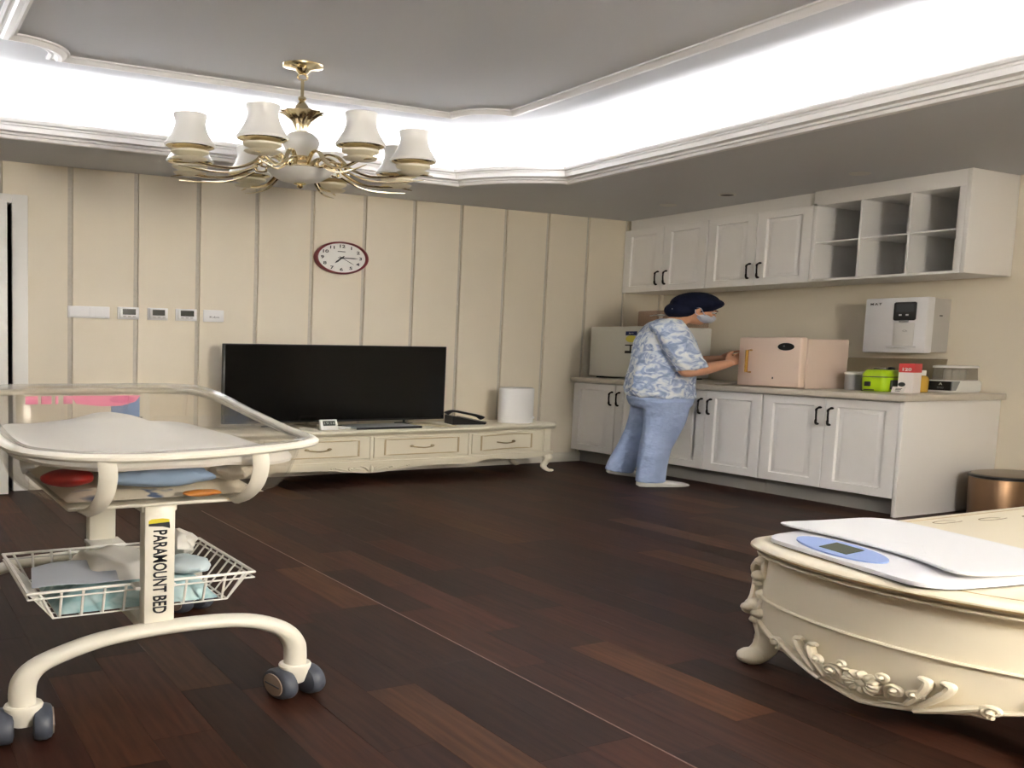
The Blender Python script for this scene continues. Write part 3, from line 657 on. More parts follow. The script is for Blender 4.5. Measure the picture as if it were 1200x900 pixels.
# ------------------------------------------------------------------ wall clock, switches, thermostats
t = thing('wall_clock', 'round white wall clock with dark red rim on the striped wall', 'clock', (-2.072, 0, 1.77))
cc = Vector((-2.072, 0, 1.913)); RX = Matrix.Rotation(PI/2, 3, 'X')
m_rim = mat('rim_maroon', (122, 44, 48), .35); m_face = mat('clock_face', (232, 231, 226), .4)
obj('rim', MB().lathe([(.128, .0), (.139, .002), (.142, .018), (.139, .034), (.131, .040), (.126, .034), (.126, .020)], cc, 48, RX), m_rim, t)
f_ = obj('face', MB().lathe([(.127, .0), (.127, .022), (.001, .022)], cc, 48, RX), m_face, t)
m_ink = mat('clock_ink', (30, 30, 34), .5)
for h in range(12):
    a = PI/2-2*PI*(h+1)/12
    text('numeral', str(h+1), .036, cc+Vector((.100*math.cos(a), -.0222, .100*math.sin(a))), (1, 0, 0), (0, 0, 1), m_ink, f_, bold=.0008)
obj('maker_mark', MB().box(cc.x-.022, cc.x+.018, -.0230, -.022, cc.z+.052, cc.z+.058), m_ink, f_)
def hand(L, a, w_, y): 
    d = Vector((math.cos(a), 0, math.sin(a))); n_ = Vector((-d.z, 0, d.x)); p = cc+Vector((0, y, 0)); b = MB()
    b.rings([[p-d*.02+n_*w_*.6, p-d*.02-n_*w_*.6, p+d*L*.7-n_*w_, p+d*L, p+d*L*.7+n_*w_], [q+Vector((0, -.002, 0)) for q in (p-d*.02+n_*w_*.6, p-d*.02-n_*w_*.6, p+d*L*.7-n_*w_, p+d*L, p+d*L*.7+n_*w_)]])
    return b
obj('minute_hand', hand(.088, math.radians(0), .0045, -.026), m_ink, t); obj('hour_hand', hand(.060, math.radians(233), .0055, -.024), m_ink, t)
obj('second_hand', hand(.085, math.radians(-42), .0016, -.0285), m_ink, t)
obj('hub', MB().lathe([(.008, .02), (.008, .032), (.001, .033)], cc, 12, RX), m_ink, t)
m_sw = mat('switch_white', (238, 237, 236), .35)
def plate(x0, x1, z0, z1): return MB().box(x0, x1, -.010, .0, z0, z1, .003)
t = thing('light_switch', 'double white rocker switch plate left of the three thermostats', 'switch', (-3.24, 0, 1.33), 'wall plates')
obj('plate', plate(-3.325, -3.152, 1.332, 1.424), m_sw, t)
for a, c in ((-3.319, -3.240), (-3.237, -3.158)): obj('rocker', MB().box(a, c, -.014, -.009, 1.338, 1.418, .002), m_sw, t)
for i, (a, c) in enumerate(((-3.119, -3.027), (-2.990, -2.900), (-2.866, -2.770))):
    t = thing('thermostat', ('leftmost of three white wall thermostats with dark screens', 'middle one of three white wall thermostats with dark screens', 'rightmost of three white wall thermostats with dark screens')[i], 'thermostat', ((a+c)/2, 0, 1.33), 'wall thermostats')
    obj('plate', plate(a, c, 1.330, 1.427), m_sw, t); obj('body', MB().box(a+.007, c-.007, -.026, -.009, 1.342, 1.420, .004), m_sw, t)
    obj('screen', MB().box(a+.018, c-.018, -.0275, -.025, 1.366, 1.412), mat('thermo_lcd', (58, 57, 50), .25), t)
    for k in range(3): obj('button', MB().box(a+.020+k*.021, a+.032+k*.021, -.0275, -.025, 1.349, 1.356), mat('button_grey', (180, 178, 172), .4), t)
t = thing('wall_socket', 'white wall plate with small grey lettering right of the thermostats', 'socket', (-2.69, 0, 1.33), 'wall plates')
obj('plate', plate(-2.740, -2.645, 1.328, 1.425), m_sw, t); text('lettering', 'Kdm', .024, (-2.690, -.0102, 1.366), (1, 0, 0), (0, 0, 1), mat('letter_grey', (70, 68, 66), .5), t)
# downlights
m_dlr = mat('downlight_ring', (214, 212, 206), .5); m_dark = mat('downlight_dark', (46, 42, 38), .6)
for lab, x, y, z, dark in (('dark recessed downlight above the cube shelf', -.571, -1.11, ZS, 1), ('white recessed downlight in the soffit near the room corner', -.562, -.668, ZS, 0), ('white recessed downlight in the soffit above the water dispenser', -.553, -1.879, ZS, 0), ('white recessed downlight in the bright cove above the chandelier', -2.795, -.714, ZU, 0)):
    t = thing('downlight', lab, 'downlight', (x, y, z), 'recessed downlights')
    obj('ring', MB().lathe([(.030, 0), (.044, 0), (.046, -.003), (.040, -.007), (.034, -.007), (.030, -.002)], (x, y, z), 24), m_dlr, t)
    obj('lens', MB().lathe([(.034, -.004), (.034, -.005), (.001, -.005)], (x, y, z), 24), m_dark if dark else m_dlr, t)
# ------------------------------------------------------------------ chandelier
GX, GY = -2.791, -1.391
m_sgold = mat('champagne_gold', (226, 210, 172), .18, 1.0); m_opal = mat('opal_glass', (226, 224, 218), .3); m_cup = mat('ivory_cup', (232, 224, 200), .35)
t = thing('chandelier', 'gold eight-arm chandelier with white glass bell shades', 'chandelier', (GX, GY, 2.10))
c = (GX, GY, 0)
obj('canopy', MB().lathe([(.070, ZU), (.068, ZU-.008), (.058, ZU-.012), (.028, ZU-.022), (.016, ZU-.046), (.012, ZU-.050), (.001, ZU-.052)][::-1], c, 32), m_sgold, t)
b = MB().tube([(GX+.018*math.cos(a*PI/6), GY, ZU-.068+.018*math.sin(a*PI/6)) for a in range(12)], .0035, 6, closed=True); obj('ring', b, m_sgold, t)
obj('stem', MB().tube([(GX, GY, ZU-.082), (GX, GY, 2.64)], .006, 8), m_sgold, t)
obj('finial_top', MB().lathe([(.001, 2.650), (.012, 2.645), (.014, 2.632), (.008, 2.620), (.012, 2.612), (.022, 2.590), (.024, 2.570), (.012, 2.562)][::-1], c, 20), m_sgold, t)
n = 24; rs = []
for r, z in ((.020, 2.440), (.022, 2.470), (.032, 2.505), (.055, 2.540), (.073, 2.552), (.068, 2.556), (.030, 2.553), (.010, 2.560)):
    rs.append([(GX+r*(1+.10*math.cos(a*PI))*math.cos(2*PI*a/n), GY+r*(1+.10*math.cos(a*PI))*math.sin(2*PI*a/n), z) for a in range(n)])
obj('fluted_cup', MB().rings(rs), m_sgold, t)
obj('glass_ball', MB().lathe([(.022, 2.440), (.040, 2.428), (.060, 2.395), (.064, 2.372), (.055, 2.335), (.036, 2.302), (.026, 2.290)][::-1], c, 32), m_opal, t)
obj('hub', MB().lathe([(.028, 2.295), (.034, 2.285), (.030, 2.272), (.046, 2.262), (.060, 2.245), (.056, 2.230), (.075, 2.222), (.078, 2.212), (.06, 2.205)][::-1], c, 24), m_sgold, t)
obj('bowl', MB().lathe([(.112, 2.212), (.110, 2.200), (.098, 2.178), (.070, 2.150), (.030, 2.134), (.001, 2.131)][::-1], c, 36), m_opal, t)
obj('bowl_rim', MB().tube([(GX+.112*math.cos(a*PI/18), GY+.112*math.sin(a*PI/18), 2.212) for a in range(36)], .005, 6, closed=True), m_sgold, t)
obj('finial', MB().lathe([(.020, 2.136), (.022, 2.128), (.008, 2.120), (.012, 2.112), (.001, 2.100)][::-1], c, 16), m_sgold, t)
SP = [(.050, .182), (.0525, .178), (.051, .165), (.047, .140), (.048, .115), (.056, .075), (.070, .035), (.079, .012), (.0765, .0), (.073, .004), (.066, .035), (.052, .075), (.044, .115), (.043, .140), (.047, .170)]
for k in range(8):
    a = math.radians(188+45*k); d = Vector((math.cos(a), math.sin(a), 0)); q = Vector((-d.y, d.x, 0)); o_ = Vector((GX, GY, 0)); R = .392
    zc = 2.258
    def at(r, z, s=0): return o_+d*r+q*s+Vector((0, 0, z))
    arm = obj('arm', MB().tube(catmull([at(.05, 2.245), at(.085, 2.300), at(.13, 2.288), at(.17, 2.225), at(.24, 2.176), at(.32, 2.172), at(.39, 2.186), at(.46, 2.176)], 6), [.008]*36+[.007, .006, .005, .005, .004, .003, .002], 8), m_sgold, t)
    b = MB().tube(catmull([at(.06, 2.225), at(.10, 2.262, .012), at(.15, 2.240, .016), at(.15, 2.205, .01), at(.12, 2.205, .004), at(.118, 2.228, 0)], 5), .006, 7)
    obj('scroll', b, m_sgold, arm)
    b = MB().tube(catmull([at(.16, 2.200), at(.24, 2.150), at(.33, 2.140), at(.43, 2.152)], 6), [.0055]*14+[.005, .004, .003, .0025, .002], 6); obj('lower_scroll', b, m_sgold, arm)
    p = at(R, 0)
    obj('drip_pan', MB().lathe([(.001, 2.176), (.016, 2.178), (.050, 2.188), (.056, 2.196), (.050, 2.198), (.014, 2.196), (.014, 2.204)], p, 24), m_cup, arm)
    obj('candle_cup', MB().lathe([(.014, 2.200), (.020, 2.206), (.040, 2.212), (.058, 2.226), (.060, 2.236), (.054, 2.238), (.020, 2.236), (.014, 2.250), (.014, 2.275), (.001, 2.276)], p, 24), m_cup, arm)
    obj('shade_fitter', MB().lathe([(.016, 2.246), (.066, 2.252), (.074, 2.260), (.068, 2.262), (.016, 2.256)], p, 24), m_sgold, arm)
    obj('glass_shade', MB().lathe([(r, z+zc) for r, z in SP], p, 28, cap=False), m_opal, arm)

# ------------------------------------------------------------------ bassinet
m_cart = mat('cart_enamel', (230, 225, 210), .32); m_wheel = mat('wheel_grey', (70, 74, 84), .45); m_hubc = mat('wheel_hub', (150, 132, 118), .5)
BX0, BX1, BYF, BYR, BXC = -3.857, -3.400, -3.110, -2.400, -3.645
t = thing('bassinet', 'clear acrylic hospital bassinet on a cream wheeled frame', 'bassinet', (BXC, -2.75, 0))
def arch(y, BX0=BX0):
    P = catmull([(BX0, y, .085), (BX0-.002, y, .14), (BX0+.004, y, .185), (BX0+.028, y, .222), (BX0+.09, y, .258), (BX0+.15, y, .276), (BXC+.03, y, .284), (BX1-.13, y, .280), (BX1-.07, y, .262), (BX1-.025, y, .226), (BX1-.004, y, .18), (BX1, y, .14), (BX1, y, .085)], 5)
    return MB().tube(P, .0245, 14, flat=(1, .85))
obj('base_arch', arch(BYF), m_cart, t); obj('base_arch', arch(BYR, BX0-.05), m_cart, t)
def caster(x, y, rot):
    T = Matrix.Translation((x, y, 0)) @ Matrix.Rotation(rot, 4, 'Z')
    h = obj('caster', MB(T).lathe([(.010, .048), (.018, .046), (.026, .078), (.030, .104), (.028, .110), (.001, .112)], (0, 0, 0), 18), m_cart, t)
    RM = Matrix.Rotation(PI/2, 3, 'Y')
    for s_ in (-1, 1):
        w0 = s_*.014; pr = [(.030, 0), (.044, .002), (.0485, .008), (.0485, .020), (.043, .027), (.036, .029)]
        b = MB(T); Mx = RM if s_ > 0 else Matrix.Rotation(-PI/2, 3, 'Y'); b.lathe(pr, (w0, 0, .0485), 26, Mx); wh = obj('wheel', b, m_wheel, h)
        b = MB(T).lathe([(.036, .027), (.034, .031), (.001, .031)], (w0, 0, .0485), 22, Mx); obj('wheel_cover', b, m_hubc, h)
        b = MB(T).box(w0+s_*.030, w0+s_*.0325, -.026, .026, .0465, .0505); obj('wheel_slot', b, m_wheel, h)
caster(BX1, BYF, math.radians(9)); caster(BX0, BYF, math.radians(-6)); caster(BX1-.01, BYR, math.radians(20)); caster(BX0-.05, BYR, math.radians(-20))
CF, CR = -3.085, -2.585
b = MB().box(BXC-.026, BXC+.026, CF-.026, CF+.012, .262, .672, .006); col = obj('column', b, m_cart, t)
obj('column', MB().box(BXC-.028, BXC+.026, CR-.02, CR+.02, .25, .672, .006), m_cart, t)
obj('lower_beam', MB().box(BXC-.018, BXC+.018, CF+.01, BYR, .245, .278, .005), m_cart, t)
obj('upper_beam', MB().box(BXC-.03, BXC+.03, CF-.02, CR+.02, .640, .672, .005), m_cart, t)
b = MB().prism([(CF+.012, .64), (CF+.12, .64), (CF+.012, .56)], BXC-.008, BXC+.008, 'x'); obj('gusset', b, m_cart, t)
b = MB().box(BXC-.15, BXC+.15, CF-.045, CR+.04, .664, .676, .005); obj('tray_plate', b, m_cart, t)
m_ink2 = mat('letter_black', (28, 30, 36), .5)
yt = CF-.0262
text('lettering', 'PARAMOUNT BED', .0315, (BXC-.001, yt, .458), (0, 0, -1), (1, 0, 0), m_ink2, col, bold=.0007)
b = MB().prism([(BXC-.019, .607), (BXC+.015, .610), (BXC+.015, .618), (BXC+.004, .622), (BXC-.014, .621), (BXC-.019, .616)], yt-.0006, yt+.0005, 'y'); obj('logo', b, mat('logo_yellow', (226, 208, 44), .5), col)
b = MB().prism([(BXC-.019, .600), (BXC+.004, .597), (BXC+.016, .590), (BXC+.016, .600), (BXC+.015, .610), (BXC-.019, .607)], yt-.0006, yt+.0005, 'y'); obj('logo', b, m_ink2, col)
# sloping rail and basin
RAIL = [(-3.872, -3.06, .846), (-3.835, -3.19, .841), (-3.745, -3.265, .838), (-3.60, -3.258, .838), (-3.455, -3.195, .840), (-3.384, -3.125, .844), (-3.386, -3.03, .858), (-3.402, -2.86, .893), (-3.430, -2.62, .949), (-3.490, -2.495, .958), (-3.65, -2.487, .958), (-3.82, -2.495, .957), (-3.878, -2.62, .949), (-3.888, -2.86, .892)]
RP = catmull(RAIL, 6, True)
obj('rail', MB().tube(RP, .0125, 10, closed=True), m_cart, t)
m_acr = glass('acrylic', (253, 252, 250), fres=1.20, milk=.022); m_acr2 = glass('acrylic_flange', (248, 247, 244), fres=1.40, milk=.16)
ctr = Vector((-3.635, -2.87, 0))
def ringat(k, zf, dz=0):
    out = []
    for p in RP:
        q = ctr+(Vector((p.x, p.y, 0))-ctr)*k; s = (p.z-.84)/.118
        out.append((q.x, q.y, zf(p.z, s)+dz))
    return out
rim_z = lambda z, s: z+.012
lv = [(.938, lambda z, s: z+.010+.012*s), (.935, lambda z, s: z-.006), (.925, lambda z, s: .80+.07*s), (.88, lambda z, s: .735+.03*s), (.82, lambda z, s: .695+.01*s), (.72, lambda z, s: .680)]
basin = obj('basin', MB().rings([ringat(k, z) for k, z in lv]+[ringat(.70, lambda z, s: .684)]+[ringat(k-.008, z, .003) for k, z in lv[::-1]], cap=True), m_acr, t)
def flange(k):
    h = lambda d: (lambda z, s: z+d+.012*s)
    return MB().rings([ringat(.925, h(.004)), ringat(.935, h(.013)), ringat(.985, h(.018)), ringat(.990, h(.014)), ringat(.940, h(.008)), ringat(.930, h(.001))], loop=True)
obj('flange', flange(1), m_acr2, basin)
for x, yr, zr, s_ in ((-3.760, -3.262, .834, 1), (-3.512, -3.225, .836, 1), (-3.785, -2.485, .952, -1), (-3.540, -2.485, .952, -1)):
    if s_ > 0: P = [(x, yr, zr), (x+.004, yr+.004, .79), (x+.002, yr+.020, .735), (x-.004, yr+.055, .692), (x-.012, yr+.10, .668), (x-.005, yr+.16, .668)]
    else: P = [(x, yr, zr), (x, yr, .90), (x, yr-.01, .84), (x, yr-.03, .76), (x, yr-.07, .69), (x, yr-.12, .668)]
    obj('bracket', MB().tube(catmull(P, 5), .014, 8, flat=(.45, 1.0), up=(0, -1, .2)), m_cart, t)
yw = -2.548
m_pk = mat('sticker_pink', (232, 120, 160), .5); m_pk2 = mat('sticker_deep_pink', (214, 84, 140), .5)
st = obj('sticker', MB().prism([(-3.690, .916), (-3.64, .905), (-3.60, .906), (-3.57, .922), (-3.560, .945), (-3.70, .946)], yw-.003, yw, 'y'), m_pk, t); st['label'] = 'pink printed name sticker on the far basin wall'
for x, w_ in ((-3.776, .012), (-3.748, .010), (-3.728, .003), (-3.706, .009)): obj('sticker_letter', MB().box(x-w_, x+w_, yw-.003, yw, .916, .946, .0012), m_pk, t)
obj('sticker_oval', MB().prism([(-3.598+.026*math.cos(a*PI/10), .930+.014*math.sin(a*PI/10)) for a in range(20)], yw-.0045, yw-.0028, 'y'), m_pk2, st)
obj('card', MB().box(-3.618, -3.560, yw+.004, yw+.009, .852, .940), mat('card_blue', (96, 130, 180), .5), t)
obj('card_pocket', MB().box(-3.69, -3.555, yw-.002, yw+.002, .838, .862), glass('pocket', (235, 235, 230), milk=.15), t)
# wire basket
QX0, QX1, QY0, QY1, QZ = -3.842, -3.460, -3.045, -2.668, .402
m_wire = mat('wire_white', (236, 233, 226), .35)
ZQ = .310
bk = obj('wire_basket', MB().tube([(QX0, QY0, QZ), (QX1, QY0, QZ), (QX1, QY1, QZ), (QX0, QY1, QZ)], .0048, 8, closed=True), m_wire, t)
IN = .042
def low(x, y): return (min(max(x, QX0+IN), QX1-IN), min(max(y, QY0+IN*.6), QY1-IN*.6), ZQ)
obj('basket_ring', MB().tube([(QX0, QY0, QZ-.018), (QX1, QY0, QZ-.018), (QX1, QY1, QZ-.018), (QX0, QY1, QZ-.018)], .003, 6, closed=True), m_wire, bk)
for i in range(11):
    x = QX0+(QX1-QX0)*(i+.5)/11
    P = [(x, QY0, QZ), low(x, QY0), low(x, QY1), (x, QY1, QZ)]; obj('wire', MB().tube(P, .0026, 5), m_wire, bk)
for i in range(9):
    y = QY0+(QY1-QY0)*(i+.5)/9
    P = [(QX0, y, QZ), low(QX0, y), low(QX1, y), (QX1, y, QZ)]; obj('wire', MB().tube(P, .0026, 5), m_wire, bk)
# basket hangs on the columns by two hooks
for y in (QY0-.0, QY1+.0): obj('hook', MB().box(BXC-.034, BXC+.034, min(y, CF if y < -2.9 else CR)-.002, max(y, CF if y < -2.9 else CR)+.002, QZ-.006, QZ+.006, .002), m_wire, bk)
# contents of the basket
m_bl = blotch('pad_pale_blue', [(150, 186, 190), (196, 218, 218)], [.4, .62], 14, .7); m_wh = mat('cloth_white', (232, 228, 220), .85, bump=.35, bscale=9); m_pl = mat('bag_plastic', (226, 222, 214), .3, bump=.5, bscale=12)
random.seed(3)
def cushion(x0, x1, y0, y1, z0, z1, seedv, wob=.006, n=14):
    rnd = random.Random(seedv); ph = [rnd.random()*6 for _ in range(6)]
    def hgt(u, v):
        e = min(1, 7*min(u, 1-u))*min(1, 7*min(v, 1-v)); e = max(0, e)**.5
        return z0+(z1-z0)*e + wob*e*(math.sin(9*u+ph[0])*math.sin(7*v+ph[1])+.6*math.sin(17*u+ph[2]+5*v))
    b = MB()
    top = [[(x0+(x1-x0)*i/n, y0+(y1-y0)*j/n, max(z0+.001, hgt(i/n, j/n))) for j in range(n+1)] for i in range(n+1)]
    A = [[b.v(p) for p in r] for r in top]
    for i in range(n):
        for j in range(n): b.f([A[i][j], A[i+1][j], A[i+1][j+1], A[i][j+1]])
    loop = [A[i][0] for i in range(n+1)]+[A[n][j] for j in range(1, n+1)]+[A[i][n] for i in range(n-1, -1, -1)]+[A[0][j] for j in range(n-1, 0, -1)]
    low_ = [b.bm.verts.new((v.co.x, v.co.y, z0)) for v in loop]
    for i in range(len(loop)): b.f([loop[i], low_[i], low_[(i+1) % len(loop)], loop[(i+1) % len(loop)]])
    b.f(low_)
    return b
zq = ZQ+.004
tag(obj('absorbent_pad', cushion(QX0+.050, -3.515, QY0+.034, QY1-.034, zq, zq+.066, 4, .003), m_bl, base=(-3.69, -2.86, zq)), 'pale blue absorbent pads filling the wire basket', 'pad')
tag(obj('folded_towel', cushion(-3.735, -3.60, -2.97, -2.74, zq+.072, zq+.118, 9, .006), m_wh, base=(-3.66, -2.85, zq+.07)), 'crumpled white towel lying on the blue pads in the basket', 'towel')
def sheet(u, v):
    return (-3.835+.14*u+.02*v, -3.03+.17*v, .414+.020*math.sin(u*2.2)*v*(1-u*.5) + .003*math.sin(6*u))
tag(obj('paper_sheet', MB().grid(sheet, 10, 8, .0015), mat('paper_blue_grey', (198, 204, 216), .6), base=(-3.8, -2.97, .40)), 'blue grey paper sheet hanging over the left basket corner', 'paper')
def bag(c, rx, ry, rz, seedv, amp=.22, n=22, m_=14):
    rnd = random.Random(seedv); ph = [rnd.random()*6 for _ in range(8)]; b = MB(); rs = []
    for i in range(m_+1):
        th = PI*i/m_; row = []
        for j in range(n):
            p = 2*PI*j/n; k = 1+amp*(math.sin(3*p+ph[0]+2*th)*math.sin(2*th+ph[1])+.5*math.sin(7*p+ph[2])*math.sin(5*th+ph[3])+.35*math.sin(11*p+ph[4]+3*th))
            st_ = max(.03, math.sin(th)); row.append((c[0]+rx*k*st_*math.cos(p), c[1]+ry*k*st_*math.sin(p), c[2]-rz*math.cos(th)*(1+.4*(k-1))))
        rs.append(row)
    return b.rings(rs)
tag(obj('plastic_bag', bag((-3.535, -2.775, zq+.118), .036, .075, .044, 5), m_pl, base=(-3.515, -2.79, zq)), 'white plastic bag at the right end of the wire basket', 'bag')
tag(obj('cloth_bundle', bag((-3.555, -2.945, zq+.098), .038, .065, .026, 8, .10), mat('cloth_pale_blue', (208, 222, 226), .8, bump=.3, bscale=9), base=(-3.55, -2.9, zq)), 'pale blue cloth bundle beside the plastic bag in the basket', 'cloth')
# contents of the basin
tag(obj('crib_mattress', cushion(-3.795, -3.475, -3.135, -2.62, .692, .728, 2, .002), blotch('mattress_print', [(92, 112, 150), (236, 228, 212), (236, 226, 204), (222, 150, 58)], [.30, .36, .63, .68], 7, .8), base=(-3.63, -2.87, .69)), 'printed thin mattress on the bottom of the bassinet', 'mattress')
def quilt_ring(k, under=0):
    out = []
    for p in RP:
        q = ctr+(Vector((p.x, p.y, 0))-ctr)*k; s = (p.z-.84)/.118*k
        z = .826+.026*s+.078*math.exp(-((q.x+3.660)/.095)**2-((q.y+2.80)/.17)**2)-.014*max(0, (q.x+3.56)/.1)
        z += .005*math.sin(31*q.x+9*q.y)*math.sin(17*q.y+1)
        if k > .86: z -= .012
        out.append((q.x, q.y, z-under))
    return out
ks = [.03, .15, .3, .45, .58, .70, .80, .86, .885]
obj_q = MB().rings([quilt_ring(k) for k in ks]+[quilt_ring(.893, .010)]+[quilt_ring(k, .020) for k in ks[::-1]])
tag(obj('quilt', obj_q, mat('quilt_white', (240, 238, 234), .85, bump=.12, bscale=10), base=(-3.63, -2.88, .78)), 'thick white quilt humped up inside the bassinet', 'quilt')
tag(obj('pillow', bag((-3.635, -2.88, .768), .120, .17, .038, 14, .03), mat('cloth_cream', (226, 218, 200), .85, bump=.2, bscale=9), base=(-3.62, -2.95, .73)), 'cream pillow under the white quilt', 'pillow')
tag(obj('blue_cloth', bag((-3.645, -3.145, .756), .084, .030, .028, 21, .14, 30, 16), mat('cloth_blue', (150, 178, 214), .8, bump=.4, bscale=9), base=(-3.64, -3.11, .72)), 'crumpled light blue cloth against the near basin wall', 'cloth')
tag(obj('red_pouch', bag((-3.790, -3.105, .758), .040, .038, .026, 22, .04), mat('pouch_red', (176, 36, 30), .45), base=(-3.78, -3.06, .73)), 'red pouch at the left end of the bassinet', 'pouch')
tag(obj('orange_wrapper', bag((-3.590, -3.160, .705), .032, .016, .010, 23, .12), mat('wrapper_orange', (222, 138, 32), .45), base=(-3.6, -3.1, .70)), 'orange wrapper beneath the blue cloth in the bassinet', 'wrapper')
tag(obj('crumpled_bag', bag((-3.522, -3.105, .758), .036, .048, .030, 24, .16, 30, 18), mat('bag_cream', (228, 220, 204), .35, bump=.5, bscale=11), base=(-3.52, -3.06, .71)), 'crumpled translucent bag at the right end of the bassinet', 'bag')
# ------------------------------------------------------------------ low table
ZT = .470
m_gilt = mat('table_gilt', (196, 170, 120), .28, .45)
m_ivt = mat('table_ivory', (234, 223, 198), .30, bump=.008, bscale=120)
t = thing('coffee_table', 'low ivory table with gilt edge, carved apron and scrolled legs', 'table', (-1.92, -3.715, 0))
TC = -3.715
half = [(-2.455, TC+.357), (-2.51, TC+.345), (-2.553, TC+.285), (-2.590, TC+.16), (-2.605, TC)]
left = half+[(x, 2*TC-y) for x, y in half[-2::-1]]                       # back corner -> front corner along the left end
right = [(-3.84-x, y) for x, y in left[::-1]]
OUT = [Vector((p.x, p.y)) for p in catmull([(x, y, 0) for x, y in left]+[(-2.40, TC-.361, 0), (-2.25, TC-.366, 0), (-1.92, TC-.372, 0), (-1.59, TC-.366, 0), (-1.44, TC-.361, 0)]+[(x, y, 0) for x, y in right]+[(-1.44, TC+.359, 0), (-1.59, TC+.361, 0), (-1.92, TC+.362, 0), (-2.25, TC+.361, 0), (-2.40, TC+.359, 0)], 6, True)]
def off(path, d):
    n = len(path); o = []
    for i in range(n):
        a = (path[i]-path[i-1]).normalized(); c = (path[(i+1) % n]-path[i]).normalized(); tn = (a+c).normalized()
        o.append(path[i]+Vector((tn.y, -tn.x))*d)
    return o
# path runs counter-clockwise seen from above (left end from back to front): outward is to the right of travel
def tr(d, z): return [(p.x, p.y, z) for p in off(OUT, d)]
obj('top', MB().rings([tr(-.045, .428), tr(-.012, .430), tr(-.004, .440), tr(.002, .444), tr(.008, .450), tr(.008, .457), tr(.003, .465), tr(-.006, .4695), tr(-.020, ZT)]), m_ivt, t)
obj('edge_gilding', MB().rings([tr(.0005, .4425), tr(.0066, .4466), tr(.0086, .4500), tr(.0090, .4522), tr(.006, .4515), tr(.003, .446)], loop=True), m_gilt, t)
obj('edge_line', MB().rings([tr(-.030, ZT-.001), tr(-.030, ZT+.0012), tr(-.034, ZT+.0012), tr(-.034, ZT-.001)], loop=True), m_gilt, t)
obj('upper_bead', MB().tube(tr(-.012, .424), .0065, 8, closed=True), m_ivt, t)
AP = off(OUT, -.032)
cx_, cy_ = -1.92, TC
def zlow(p):
    if abs(p.x-cx_) > .50: 
        q = abs(p.y-TC)/.31; return min(.235, .055+.115*q**1.25) if q < 1 else .235
    q = abs(p.x-cx_)/.50; return .215-.06*math.exp(-(q/.35)**2)
def bow(z): return .010*math.sin(PI*min(1, max(0, (z-.05)/.37)))
ND = off(AP, 1.0)
nrm = [(ND[i]-AP[i]) for i in range(len(AP))]
rs = []
for k in range(9):
    row = []
    for i, p in enumerate(AP):
        zz = zlow(p); z = zz+(.430-zz)*k/8; q = p+nrm[i]*bow(z); row.append((q.x, q.y, z))
    rs.append(row)
inner = []
for k in (8, 0): inner.append([(AP[i].x-nrm[i].x*.022, AP[i].y-nrm[i].y*.022, zlow(p)+(.43-zlow(p))*k/8) for i, p in enumerate(AP)])
obj('apron', MB().rings(rs+inner, loop=True), m_ivt, t)
def face(i, z, o=0): p = AP[i]+nrm[i]*(bow(z)+o); return (p.x, p.y, z)
nA = len(AP)
obj('middle_bead', MB().tube([face(i, .262, .001) for i in range(nA)], .0052, 8, closed=True), m_ivt, t)
obj('lower_bead', MB().tube([face(i, zlow(AP[i])+.004, .002) for i in range(nA)], .0072, 8, closed=True), m_ivt, t)
# carving on the visible left end: positions in (s = distance from the middle of the end along y, z)
iy = sorted([(AP[i].y, i) for i in range(nA) if AP[i].x < -2.40])
def fp(s, z, o=.004):
    y = TC-s
    for (ya, ia), (yb, ib) in zip(iy[:-1], iy[1:]):
        if ya <= y <= yb:
            k = (y-ya)/(yb-ya+1e-9); a, c = Vector(face(ia, z, o)), Vector(face(ib, z, o)); return a+(c-a)*k
    return Vector(face(iy[0][1] if y < iy[0][0] else iy[-1][1], z, o))
def scroll(b, s0, z0, r, turns, a0, sg, th, tail=()):
    P = [fp(*q) for q in tail]; R = [th*(.5+.5*i/max(1, len(tail))) for i in range(len(tail))]
    n = 20
    for i in range(n+1):
        k = i/n; rr = r*(1-.80*k); a = a0+sg*2*PI*turns*k; P.append(fp(s0+rr*math.cos(a), z0+rr*math.sin(a), .011+.007*k)); R.append(th*(1-.35*k))
    b.tube(P, R, 7); b.ball(P[-1], th*1.15, n=8, m=6)
def leaf(b, pts, th):
    th *= 1.25
    P = catmull([fp(s, z, .011) for s, z in pts], 5); n = len(P); b.tube(P, [th*(.35+.65*math.sin(PI*(.12+.80*i/(n-1)))) for i in range(n)], 8)
b = MB(); F0, FZ = .012, .128
b.ball(fp(F0, FZ, .012), .010, .014, .013, 12, 8)
for k in range(12):
    a = 2*PI*k/12; leaf(b, [(F0+.012*math.cos(a), FZ+.010*math.sin(a)), (F0+.028*math.cos(a), FZ+.024*math.sin(a)), (F0+.040*math.cos(a+.15), FZ+.034*math.sin(a+.15))], .0085)
obj('rosette', b, m_ivt, t)
